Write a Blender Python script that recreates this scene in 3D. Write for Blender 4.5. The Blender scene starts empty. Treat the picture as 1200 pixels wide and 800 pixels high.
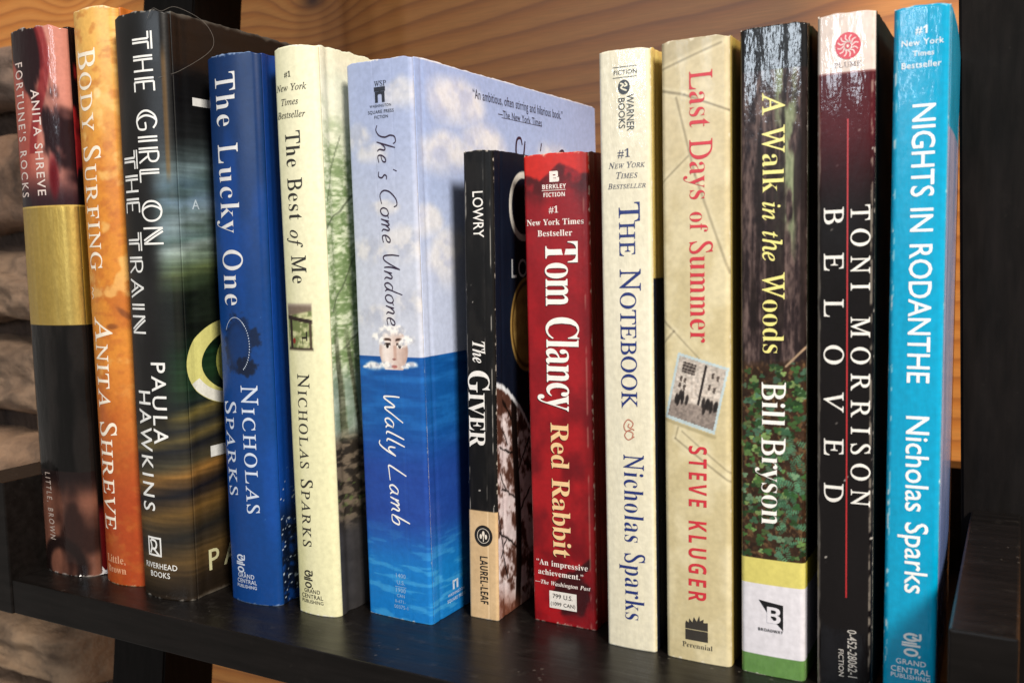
import bpy, bmesh, math, random
import numpy as np
from mathutils import Vector, Matrix

random.seed(7)
S = bpy.context.scene
COL = S.collection

# ------------------------------------------------------------------ camera
MM = 0.001
CAM_F, CAM_PITCH, CAM_ROLL, CAM_YAW = 1100.0, 0.0925544, -0.0230593, 0.4988337
cam_d = bpy.data.cameras.new("camera")
cam = bpy.data.objects.new("camera", cam_d)
COL.objects.link(cam)
cam_d.sensor_width = 36.0
cam_d.lens = 36.0 * CAM_F / 1200.0
cam_d.clip_start, cam_d.clip_end = 0.01, 100.0
cy, sy = math.cos(CAM_YAW), math.sin(CAM_YAW)
cp, sp = math.cos(CAM_PITCH), math.sin(CAM_PITCH)
Fv = Vector((-sy * cp, cy * cp, -sp))
Rv = Vector((cy, sy, 0.0))
Uv = Rv.cross(Fv)
cr, sr = math.cos(CAM_ROLL), math.sin(CAM_ROLL)
R2 = cr * Rv + sr * Uv
U2 = -sr * Rv + cr * Uv
M = Matrix((R2, U2, -Fv)).transposed().to_4x4()
M.translation = Vector((0.0, -360.114 * MM, 138.37 * MM))
cam.matrix_world = M
cam_d.dof.use_dof = True
cam_d.dof.focus_distance = 0.37
cam_d.dof.aperture_fstop = 20.0
S.camera = cam

# ------------------------------------------------------------------ light
world = bpy.data.worlds.new("World")
S.world = world
world.use_nodes = True
bg = world.node_tree.nodes["Background"]
bg.inputs[0].default_value = (1.0, 0.93, 0.85, 1)
bg.inputs[1].default_value = 0.30


def area(name, loc, target, sx, sy_, power, color):
    d = bpy.data.lights.new(name, 'AREA')
    d.shape = 'RECTANGLE'
    d.size, d.size_y = sx, sy_
    d.energy = power
    d.color = color
    o = bpy.data.objects.new(name, d)
    COL.objects.link(o)
    o.location = loc
    o.rotation_euler = (Vector(target) - Vector(loc)).to_track_quat('-Z', 'Y').to_euler()
    return o


area("ceiling_lamp", (1.10, -1.0, 1.35), (-0.2, -0.05, 0.1), 0.42, 0.42, 64.0, (1.0, 0.91, 0.80))
for wx in (-1.02, -0.62, -0.22):  # the three panes of the window behind the photographer
    area("window_light", (wx, -2.3, 0.78), (wx + 0.25, 0.0, 0.3), 0.13, 0.46, 5.5, (0.80, 0.90, 1.0))

S.view_settings.view_transform = 'Standard'
S.view_settings.look = 'None'
S.view_settings.exposure = 0.0
S.view_settings.gamma = 1.0
S.view_settings.use_curve_mapping = False

# ------------------------------------------------------------------ helpers


def srgb(c):
    c = np.asarray(c, float)
    return np.where(c <= 0.04045, c / 12.92, ((c + 0.055) / 1.055) ** 2.4)


def hexc(h):
    h = h.lstrip('#')
    return np.array([int(h[i:i + 2], 16) / 255 for i in (0, 2, 4)])


def lin(h):
    return tuple(float(x) for x in srgb(hexc(h))) + (1.0,)


def _hash(ix, iy, seed):
    h = (ix.astype(np.int64) * 374761393 + iy.astype(np.int64) * 668265263 + seed * 1442695041) & 0xffffffff
    h = ((h ^ (h >> 13)) * 1274126177) & 0xffffffff
    h = ((h ^ (h >> 15)) * 2246822519) & 0xffffffff
    return ((h ^ (h >> 16)) & 0xffff) / 65535.0


def vnoise(x, y, seed=0):
    x = np.asarray(x, float)
    y = np.asarray(y, float)
    ix, iy = np.floor(x), np.floor(y)
    fx, fy = x - ix, y - iy
    fx = fx * fx * (3 - 2 * fx)
    fy = fy * fy * (3 - 2 * fy)
    a = _hash(ix, iy, seed); b = _hash(ix + 1, iy, seed)
    c = _hash(ix, iy + 1, seed); d = _hash(ix + 1, iy + 1, seed)
    return (a * (1 - fx) + b * fx) * (1 - fy) + (c * (1 - fx) + d * fx) * fy


def fbm(x, y, octv=4, seed=0):
    s = 0.0; a = 0.5; t = 0.0
    for o in range(octv):
        s = s + a * vnoise(np.asarray(x) * 2 ** o + 13.7 * o, np.asarray(y) * 2 ** o + 7.1 * o, seed + o)
        t += a; a *= 0.5
    return s / t


def sst(e0, e1, x):
    t = np.clip((x - e0) / (e1 - e0), 0, 1)
    return t * t * (3 - 2 * t)


def mix(a, b, t):
    t = np.asarray(t)[..., None]
    return a * (1 - t) + b * t


def full(u, h):
    return np.broadcast_to(hexc(h), u.shape + (3,)).copy()


def tag(o, label=None, cat=None, group=None, kind=None):
    if label: o["label"] = label
    if cat: o["category"] = cat
    if group: o["group"] = group
    if kind: o["kind"] = kind


def empty(name, loc, rz=0.0):
    o = bpy.data.objects.new(name, None)
    o.empty_display_size = 0.02
    COL.objects.link(o)
    o.location = loc
    o.rotation_euler = (0, 0, rz)
    return o


def link_mesh(name, verts, faces, mats, parent=None, smooth=False, colors=None, metal=None, mat_idx=None):
    me = bpy.data.meshes.new(name)
    me.from_pydata(verts if isinstance(verts, list) else verts.tolist(), [], faces if isinstance(faces, list) else faces.tolist())
    for m in (mats if isinstance(mats, (list, tuple)) else [mats]):
        me.materials.append(m)
    if smooth:
        me.polygons.foreach_set("use_smooth", [True] * len(me.polygons))
    if mat_idx is not None:
        me.polygons.foreach_set("material_index", mat_idx)
    if colors is not None:
        a = me.attributes.new("Col", 'FLOAT_COLOR', 'POINT')
        c = np.ones((len(me.vertices), 4), np.float32)
        c[:, :3] = colors
        a.data.foreach_set("color", c.ravel())
    if metal is not None:
        a = me.attributes.new("metal", 'FLOAT', 'POINT')
        a.data.foreach_set("value", metal.astype(np.float32).ravel())
    me.update()
    o = bpy.data.objects.new(name, me)
    COL.objects.link(o)
    if parent is not None:
        o.parent = parent
    return o


# ------------------------------------------------------------------ materials
def new_mat(name):
    m = bpy.data.materials.new(name)
    m.use_nodes = True
    nt = m.node_tree
    return m, nt, nt.nodes["Principled BSDF"]


def N(nt, kind, **kw):
    n = nt.nodes.new(kind)
    for k, v in kw.items():
        setattr(n, k, v)
    return n


def math_node(nt, op, a, b=None, c=None):
    n = nt.nodes.new('ShaderNodeMath')
    n.operation = op
    for i, x in enumerate((a, b, c)):
        if x is None: continue
        if isinstance(x, (int, float)): n.inputs[i].default_value = x
        else: nt.links.new(x, n.inputs[i])
    return n.outputs[0]


def ramp(nt, fac, stops):
    n = nt.nodes.new('ShaderNodeValToRGB')
    cr_ = n.color_ramp
    while len(cr_.elements) < len(stops): cr_.elements.new(0.5)
    for e, (p, c) in zip(cr_.elements, stops):
        e.position = p
        e.color = c if len(c) == 4 else tuple(c) + (1,)
    nt.links.new(fac, n.inputs[0])
    return n.outputs[0]


def cover_mat(name, rough=0.35, bump=0.05, bscale=900, crinkle=0.0, cscale=(160, 160, 40), coat=0.0, metal=False, fleck=0.02, spec=0.35):
    """printed paper or film: base colour from the printed artwork, fine paper tooth, optional crinkled film"""
    m, nt, p = new_mat(name)
    at = N(nt, 'ShaderNodeAttribute', attribute_name="Col")
    tc = N(nt, 'ShaderNodeTexCoord')
    nz = N(nt, 'ShaderNodeTexNoise'); nz.inputs['Scale'].default_value = 500; nz.inputs['Detail'].default_value = 3
    nt.links.new(tc.outputs['Object'], nz.inputs['Vector'])
    mx = N(nt, 'ShaderNodeMix', data_type='RGBA', blend_type='MULTIPLY')
    mx.inputs[0].default_value = 1.0
    g = ramp(nt, nz.outputs['Fac'], [(0.25, (1 - 8 * fleck,) * 3), (0.7, (1.0,) * 3)])
    nt.links.new(at.outputs['Color'], mx.inputs[6]); nt.links.new(g, mx.inputs[7])
    nt.links.new(mx.outputs[2], p.inputs['Base Color'])
    rn = N(nt, 'ShaderNodeTexNoise'); rn.inputs['Scale'].default_value = 60; rn.inputs['Detail'].default_value = 4
    nt.links.new(tc.outputs['Object'], rn.inputs['Vector'])
    rgh = math_node(nt, 'MULTIPLY_ADD', rn.outputs['Fac'], 0.22, rough - 0.11)
    nt.links.new(rgh, p.inputs['Roughness'])
    p.inputs['Specular IOR Level'].default_value = spec
    if coat:
        p.inputs['Coat Weight'].default_value = coat
        p.inputs['Coat Roughness'].default_value = 0.06
    if metal:
        am = N(nt, 'ShaderNodeAttribute', attribute_name="metal")
        nt.links.new(am.outputs['Fac'], p.inputs['Metallic'])
        # the foil is brushed, rougher than the film round it
        nt.links.new(math_node(nt, 'MULTIPLY_ADD', am.outputs['Fac'], 0.20, math_node(nt, 'MULTIPLY', rgh, 0.95)), p.inputs['Roughness'])
    fn = N(nt, 'ShaderNodeTexNoise'); fn.inputs['Scale'].default_value = bscale; fn.inputs['Detail'].default_value = 2
    nt.links.new(tc.outputs['Object'], fn.inputs['Vector'])
    b = N(nt, 'ShaderNodeBump'); b.inputs['Strength'].default_value = bump; b.inputs['Distance'].default_value = 0.0004
    nt.links.new(fn.outputs['Fac'], b.inputs['Height'])
    last = b
    if crinkle:
        mp = N(nt, 'ShaderNodeMapping'); mp.inputs['Scale'].default_value = cscale
        nt.links.new(tc.outputs['Object'], mp.inputs['Vector'])
        cn = N(nt, 'ShaderNodeTexNoise'); cn.inputs['Scale'].default_value = 1.0; cn.inputs['Detail'].default_value = 4
        cn.inputs['Roughness'].default_value = 0.6
        nt.links.new(mp.outputs['Vector'], cn.inputs['Vector'])
        b2 = N(nt, 'ShaderNodeBump'); b2.inputs['Strength'].default_value = crinkle; b2.inputs['Distance'].default_value = 0.004
        nt.links.new(cn.outputs['Fac'], b2.inputs['Height'])
        nt.links.new(b.outputs['Normal'], b2.inputs['Normal'])
        last = b2
    nt.links.new(last.outputs['Normal'], p.inputs['Normal'])
    if coat:
        nt.links.new(last.outputs['Normal'], p.inputs['Coat Normal'])
    return m


_ink = {}


def ink(h, rough=0.4, metal=0.0):
    k = (h, rough, metal)
    if k not in _ink:
        m, nt, p = new_mat("printing ink")
        tc = N(nt, 'ShaderNodeTexCoord')
        nz = N(nt, 'ShaderNodeTexNoise'); nz.inputs['Scale'].default_value = 700; nz.inputs['Detail'].default_value = 3
        nt.links.new(tc.outputs['Object'], nz.inputs['Vector'])
        c = np.array(lin(h)[:3])
        nt.links.new(ramp(nt, nz.outputs['Fac'], [(0.3, tuple(c * 0.88)), (0.65, tuple(c))]), p.inputs['Base Color'])
        p.inputs['Roughness'].default_value = rough
        p.inputs['Metallic'].default_value = metal
        _ink[k] = m
    return _ink[k]


def paper_mat():
    m, nt, p = new_mat("page paper")
    tc = N(nt, 'ShaderNodeTexCoord')
    mp = N(nt, 'ShaderNodeMapping'); mp.inputs['Scale'].default_value = (5000, 40, 40)
    nt.links.new(tc.outputs['Object'], mp.inputs['Vector'])
    nz = N(nt, 'ShaderNodeTexNoise'); nz.inputs['Scale'].default_value = 1.0
    nt.links.new(mp.outputs['Vector'], nz.inputs['Vector'])
    nt.links.new(ramp(nt, nz.outputs['Fac'], [(0.3, lin('#b9a988')), (0.7, lin('#e6dcc4'))]), p.inputs['Base Color'])
    p.inputs['Roughness'].default_value = 0.85
    return m


PAPER = paper_mat()


def edge_mat():
    m, nt, p = new_mat("worn card edge")
    tc = N(nt, 'ShaderNodeTexCoord')
    nz = N(nt, 'ShaderNodeTexNoise'); nz.inputs['Scale'].default_value = 350; nz.inputs['Detail'].default_value = 4
    nt.links.new(tc.outputs['Object'], nz.inputs['Vector'])
    nt.links.new(ramp(nt, nz.outputs['Fac'], [(0.35, lin('#8a7f70')), (0.6, lin('#dcd6c8'))]), p.inputs['Base Color'])
    p.inputs['Roughness'].default_value = 0.8
    return m


EDGE = edge_mat()

# ------------------------------------------------------------------ setting: the wall of pine boards, the stone wall
WALL_Y = 190.0


def wood_mat():
    m, nt, p = new_mat("knotty pine boards")
    tc = N(nt, 'ShaderNodeTexCoord')
    sx = N(nt, 'ShaderNodeSeparateXYZ')
    nt.links.new(tc.outputs['Object'], sx.inputs[0])
    X, Z = sx.outputs['X'], sx.outputs['Z']
    # slow wander of the grain
    mp = N(nt, 'ShaderNodeMapping'); mp.inputs['Scale'].default_value = (1.5, 1, 4.2)
    nt.links.new(tc.outputs['Object'], mp.inputs['Vector'])
    n1 = N(nt, 'ShaderNodeTexNoise'); n1.inputs['Scale'].default_value = 1.0; n1.inputs['Detail'].default_value = 2; n1.inputs['Roughness'].default_value = 0.4
    nt.links.new(mp.outputs[0], n1.inputs['Vector'])
    mp2 = N(nt, 'ShaderNodeMapping'); mp2.inputs['Scale'].default_value = (14, 1, 60)
    nt.links.new(tc.outputs['Object'], mp2.inputs['Vector'])
    n2 = N(nt, 'ShaderNodeTexNoise'); n2.inputs['Scale'].default_value = 1.0; n2.inputs['Detail'].default_value = 3
    nt.links.new(mp2.outputs[0], n2.inputs['Vector'])
    g = math_node(nt, 'MULTIPLY', Z, 84.0)
    g = math_node(nt, 'MULTIPLY_ADD', X, -7.0, g)
    g = math_node(nt, 'MULTIPLY_ADD', n1.outputs['Fac'], 7.0, g)
    g = math_node(nt, 'MULTIPLY_ADD', n2.outputs['Fac'], 0.35, g)
    knot_all = None
    for (kx, kz, kr, amp) in ((-0.458, 0.325, 0.022, 3.2), (-0.722, 0.372, 0.024, 3.0), (0.15, 0.16, 0.03, -3.0), (-0.60, -0.30, 0.03, 3.0)):
        dx = math_node(nt, 'MULTIPLY', math_node(nt, 'SUBTRACT', X, kx), 0.62)
        dz = math_node(nt, 'SUBTRACT', Z, kz)
        d2 = math_node(nt, 'ADD', math_node(nt, 'MULTIPLY', dx, dx), math_node(nt, 'MULTIPLY', dz, dz))
        e = math_node(nt, 'POWER', 2.71828, math_node(nt, 'MULTIPLY', d2, -1.0 / (kr * kr)))
        g = math_node(nt, 'MULTIPLY_ADD', e, amp, g)
        core = math_node(nt, 'POWER', 2.71828, math_node(nt, 'MULTIPLY', d2, -1.0 / (0.0065 ** 2)))
        knot_all = core if knot_all is None else math_node(nt, 'MAXIMUM', knot_all, core)
    fr = math_node(nt, 'FRACT', g)
    base = ramp(nt, fr, [(0.0, lin('#cb8440')), (0.30, lin('#cf8943')), (0.70, lin('#c37935')), (0.90, lin('#ad6a31')), (0.96, lin('#b57237')), (1.0, lin('#cb8440'))])
    # fine fibres
    mp3 = N(nt, 'ShaderNodeMapping'); mp3.inputs['Scale'].default_value = (60, 1, 1400)
    nt.links.new(tc.outputs['Object'], mp3.inputs['Vector'])
    n3 = N(nt, 'ShaderNodeTexNoise'); n3.inputs['Scale'].default_value = 1.0; n3.inputs['Detail'].default_value = 3
    nt.links.new(mp3.outputs[0], n3.inputs['Vector'])
    mx = N(nt, 'ShaderNodeMix', data_type='RGBA', blend_type='MULTIPLY'); mx.inputs[0].default_value = 1.0
    nt.links.new(base, mx.inputs[6])
    nt.links.new(ramp(nt, n3.outputs['Fac'], [(0.3, (0.86,) * 3), (0.7, (1.04,) * 3)]), mx.inputs[7])
    mk = N(nt, 'ShaderNodeMix', data_type='RGBA')
    nt.links.new(knot_all, mk.inputs[0]); nt.links.new(mx.outputs[2], mk.inputs[6])
    mk.inputs[7].default_value = lin('#4a2410')
    nt.links.new(mk.outputs[2], p.inputs['Base Color'])
    p.inputs['Roughness'].default_value = 0.42
    b = N(nt, 'ShaderNodeBump'); b.inputs['Strength'].default_value = 0.15; b.inputs['Distance'].default_value = 0.0006
    nt.links.new(fr, b.inputs['Height']); nt.links.new(b.outputs['Normal'], p.inputs['Normal'])
    return m


def box_bm(bm, x0, x1, y0, y1, z0, z1, bevel=0.0, seg=2):
    """box in millimetres"""
    vs = [bm.verts.new((x * MM, y * MM, z * MM)) for x in (x0, x1) for y in (y0, y1) for z in (z0, z1)]
    F = [(0, 1, 3, 2), (4, 6, 7, 5), (0, 4, 5, 1), (2, 3, 7, 6), (0, 2, 6, 4), (1, 5, 7, 3)]
    fs = [bm.faces.new([vs[i] for i in f]) for f in F]
    if bevel:
        es = list({e for f in fs for e in f.edges})
        bmesh.ops.bevel(bm, geom=es, offset=bevel * MM, segments=seg, affect='EDGES', profile=0.6)
    return vs


def bm_obj(name, bm, mat, parent=None, smooth=False):
    bmesh.ops.recalc_face_normals(bm, faces=bm.faces)
    me = bpy.data.meshes.new(name)
    bm.to_mesh(me); bm.free()
    me.materials.append(mat)
    if smooth:
        me.polygons.foreach_set("use_smooth", [True] * len(me.polygons))
    o = bpy.data.objects.new(name, me)
    COL.objects.link(o)
    if parent is not None: o.parent = parent
    return o


WOOD = wood_mat()
bm = bmesh.new()
box_bm(bm, -3200, 1200, WALL_Y, WALL_Y + 22, -900, 1100)
wall = bm_obj("wooden_wall", bm, WOOD)
tag(wall, "knotty orange pine board wall with wavy grain behind the bookshelf", "wall")


def stone_mat():
    m, nt, p = new_mat("rough field stone")
    tc = N(nt, 'ShaderNodeTexCoord')
    at = N(nt, 'ShaderNodeAttribute', attribute_name="Col")
    n1 = N(nt, 'ShaderNodeTexNoise'); n1.inputs['Scale'].default_value = 22; n1.inputs['Detail'].default_value = 8; n1.inputs['Roughness'].default_value = 0.62
    nt.links.new(tc.outputs['Object'], n1.inputs['Vector'])
    mx = N(nt, 'ShaderNodeMix', data_type='RGBA', blend_type='MULTIPLY'); mx.inputs[0].default_value = 1.0
    nt.links.new(at.outputs['Color'], mx.inputs[6])
    nt.links.new(ramp(nt, n1.outputs['Fac'], [(0.30, (0.30, 0.27, 0.26)), (0.47, (0.80, 0.76, 0.73)), (0.66, (1.35, 1.28, 1.2))]), mx.inputs[7])
    nt.links.new(mx.outputs[2], p.inputs['Base Color'])
    p.inputs['Roughness'].default_value = 0.85
    b = N(nt, 'ShaderNodeBump'); b.inputs['Strength'].default_value = 0.9; b.inputs['Distance'].default_value = 0.010
    nt.links.new(n1.outputs['Fac'], b.inputs['Height']); nt.links.new(b.outputs['Normal'], p.inputs['Normal'])
    return m


def stone_wall():
    rnd = random.Random(11)
    V, Fc, C = [], [], []
    tones = ['#a1846c', '#8a6f5c', '#ad8d74', '#77655a', '#957d68', '#a28970']
    z = -640.0
    row = 0
    while z < 300:
        hgt = rnd.uniform(56, 100)
        if z + hgt > 312: hgt = 318 - z
        xr = -668 + rnd.uniform(-14, 10)
        x = xr
        while x > -1900:
            wd = rnd.uniform(110, 240)
            x0, x1 = x - wd, x
            cx_, cz_ = (x0 + x1) / 2, z + hgt / 2
            nx, nz_ = 44, 26
            base = len(V)
            seed = rnd.randrange(9999)
            tone = hexc(rnd.choice(tones)) * rnd.uniform(0.85, 1.12)
            dpt = rnd.uniform(14, 34)
            for j in range(nz_ + 1):
                for i in range(nx + 1):
                    a, b_ = 2 * i / nx - 1, 2 * j / nz_ - 1
                    # rounded block: pull the rim back
                    e = max(abs(a) ** 5, abs(b_) ** 4)
                    nn = float(fbm(np.array(a * 2.2 + seed), np.array(b_ * 1.6), 6, seed))
                    wob = (nn - 0.5)
                    px = cx_ + a * (wd / 2 - 5) + wob * 16 * (1 - abs(a) * 0.3)
                    pz = cz_ + b_ * (hgt / 2 - 4.5) + wob * 13 + (1 - abs(a)) * 3
                    ch = float(vnoise(np.array(a * 5 + seed), np.array(b_ * 3 + a * 2), seed + 3))
                    py = 158 - dpt - 20 * (1 - e) * (0.75 + 2.2 * wob) + 52 * e ** 3 + 7 * abs(ch - 0.5)
                    V.append((px * MM, py * MM, pz * MM))
                    C.append(tone)
            for j in range(nz_):
                for i in range(nx):
                    q = base + j * (nx + 1) + i
                    Fc.append((q, q + 1, q + nx + 2, q + nx + 1))
            x -= wd + rnd.uniform(2, 8)
        z += hgt + rnd.uniform(1, 4)
        row += 1
    # mortar bed behind the stones
    q = len(V)
    x0, x1, y0, y1, z0, z1 = -1930, -690, 158, WALL_Y - 1, -660, 306
    V += [(x * MM, y * MM, zz * MM) for x in (x0, x1) for y in (y0, y1) for zz in (z0, z1)]
    C += [hexc('#4a3a30')] * 8
    for f in [(0, 1, 3, 2), (4, 6, 7, 5), (0, 4, 5, 1), (2, 3, 7, 6), (0, 2, 6, 4), (1, 5, 7, 3)]:
        Fc.append(tuple(q + i for i in f))
    o = link_mesh("stone_wall", V, Fc, stone_mat(), smooth=True, colors=srgb(np.array(C)))
    tag(o, "stacked brown field stone wall at the left behind the shelf", "wall")


stone_wall()

# ------------------------------------------------------------------ the black shelf


def black_wood(scale=(30, 300, 300), rough=0.24, spec=0.32):
    m, nt, p = new_mat("black stained wood")
    tc = N(nt, 'ShaderNodeTexCoord')
    mp = N(nt, 'ShaderNodeMapping'); mp.inputs['Scale'].default_value = scale
    nt.links.new(tc.outputs['Object'], mp.inputs['Vector'])
    n1 = N(nt, 'ShaderNodeTexNoise'); n1.inputs['Scale'].default_value = 1.0; n1.inputs['Detail'].default_value = 4
    nt.links.new(mp.outputs[0], n1.inputs['Vector'])
    base = ramp(nt, n1.outputs['Fac'], [(0.3, lin('#0d0b0a')), (0.75, lin('#171413'))])
    # dust specks and lint
    vz = N(nt, 'ShaderNodeTexVoronoi'); vz.inputs['Scale'].default_value = 260; vz.inputs['Randomness'].default_value = 1.0
    nt.links.new(tc.outputs['Object'], vz.inputs['Vector'])
    n4 = N(nt, 'ShaderNodeTexNoise'); n4.inputs['Scale'].default_value = 38; n4.inputs['Detail'].default_value = 3
    nt.links.new(tc.outputs['Object'], n4.inputs['Vector'])
    thr = math_node(nt, 'MULTIPLY', math_node(nt, 'SUBTRACT', n4.outputs['Fac'], 0.47), 0.85)
    spk = math_node(nt, 'LESS_THAN', vz.outputs['Distance'], thr)
    n5 = N(nt, 'ShaderNodeTexNoise'); n5.inputs['Scale'].default_value = 120; n5.inputs['Detail'].default_value = 6; n5.inputs['Roughness'].default_value = 0.75
    nt.links.new(tc.outputs['Object'], n5.inputs['Vector'])
    haze_ = math_node(nt, 'MULTIPLY', math_node(nt, 'MAXIMUM', math_node(nt, 'SUBTRACT', n5.outputs['Fac'], 0.56), 0.0), 0.45)
    ge = N(nt, 'ShaderNodeNewGeometry'); sn = N(nt, 'ShaderNodeSeparateXYZ'); nt.links.new(ge.outputs['Normal'], sn.inputs[0])
    lies = math_node(nt, 'MAXIMUM', math_node(nt, 'POWER', math_node(nt, 'MAXIMUM', sn.outputs['Z'], 0.0), 4.0), 0.10)  # dust settles on what faces up
    fac = math_node(nt, 'MULTIPLY', math_node(nt, 'MAXIMUM', math_node(nt, 'MULTIPLY', spk, 0.16), haze_), lies)
    mx = N(nt, 'ShaderNodeMix', data_type='RGBA')
    nt.links.new(fac, mx.inputs[0]); nt.links.new(base, mx.inputs[6]); mx.inputs[7].default_value = lin('#8c857c')
    nt.links.new(mx.outputs[2], p.inputs['Base Color'])
    nt.links.new(math_node(nt, 'MULTIPLY_ADD', n1.outputs['Fac'], 0.2, rough), p.inputs['Roughness'])
    nt.links.new(math_node(nt, 'MULTIPLY_ADD', lies, spec * 0.65, spec * 0.35), p.inputs['Specular IOR Level'])
    b = N(nt, 'ShaderNodeBump'); b.inputs['Strength'].default_value = 0.25; b.inputs['Distance'].default_value = 0.0005
    nt.links.new(n1.outputs['Fac'], b.inputs['Height']); nt.links.new(b.outputs['Normal'], p.inputs['Normal'])
    return m


BLACK = black_wood()
BLACK_UP = black_wood((300, 300, 30), 0.40, 0.16)
shelf = empty("ladder_shelf", (0, 0, 0))
tag(shelf, "black wooden leaning shelf tray holding the row of books", "shelf")
bm = bmesh.new(); box_bm(bm, -390, -14.3, -112, 71.7, -15, 0, 0.5); bm_obj("shelf_board", bm, BLACK, shelf)
bm = bmesh.new(); box_bm(bm, -416, -390.3, -112.6, 87, -15.4, 44, 0.7); bm_obj("side_board", bm, BLACK, shelf)
bm = bmesh.new(); box_bm(bm, -14, 1.5, -112.6, 5.5, -15.4, 44, 0.7); bm_obj("side_board", bm, BLACK, shelf)
bm = bmesh.new(); box_bm(bm, -390, -14.3, 72, 87, -15.3, 44, 0.7); bm_obj("back_board", bm, BLACK, shelf)
# the next tray up, out of view, added for its shadow on the wall
bm = bmesh.new(); box_bm(bm, -390, -14.3, -68, 114.7, 380, 395, 0.5); bm_obj("shelf_board", bm, BLACK, shelf)
bm = bmesh.new(); box_bm(bm, -416, -390.3, -68.6, 130, 379.6, 439, 0.7); bm_obj("side_board", bm, BLACK, shelf)
bm = bmesh.new(); box_bm(bm, -14, 1.5, -68.6, 48, 379.6, 439, 0.7); bm_obj("side_board", bm, BLACK, shelf)
bm = bmesh.new(); box_bm(bm, -390, -14.3, 115, 130, 379.7, 439, 0.7); bm_obj("back_board", bm, BLACK, shelf)
LEAN = 0.128
for (xa, xb) in ((-459, -417), (-17.5, 27)):
    bm = bmesh.new()
    vs = box_bm(bm, xa, xb, 0, 38, -760, 900)
    for v in bm.verts:
        v.co.y += (6.2 * MM) + LEAN * (v.co.z - 44 * MM)
        if xa > -100: v.co.x -= 0.030 * (v.co.z - 44 * MM)
    bmesh.ops.bevel(bm, geom=list(bm.edges), offset=1.0 * MM, segments=2, affect='EDGES')
    bm_obj("rail", bm, BLACK_UP, shelf)

# ------------------------------------------------------------------ books


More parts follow.
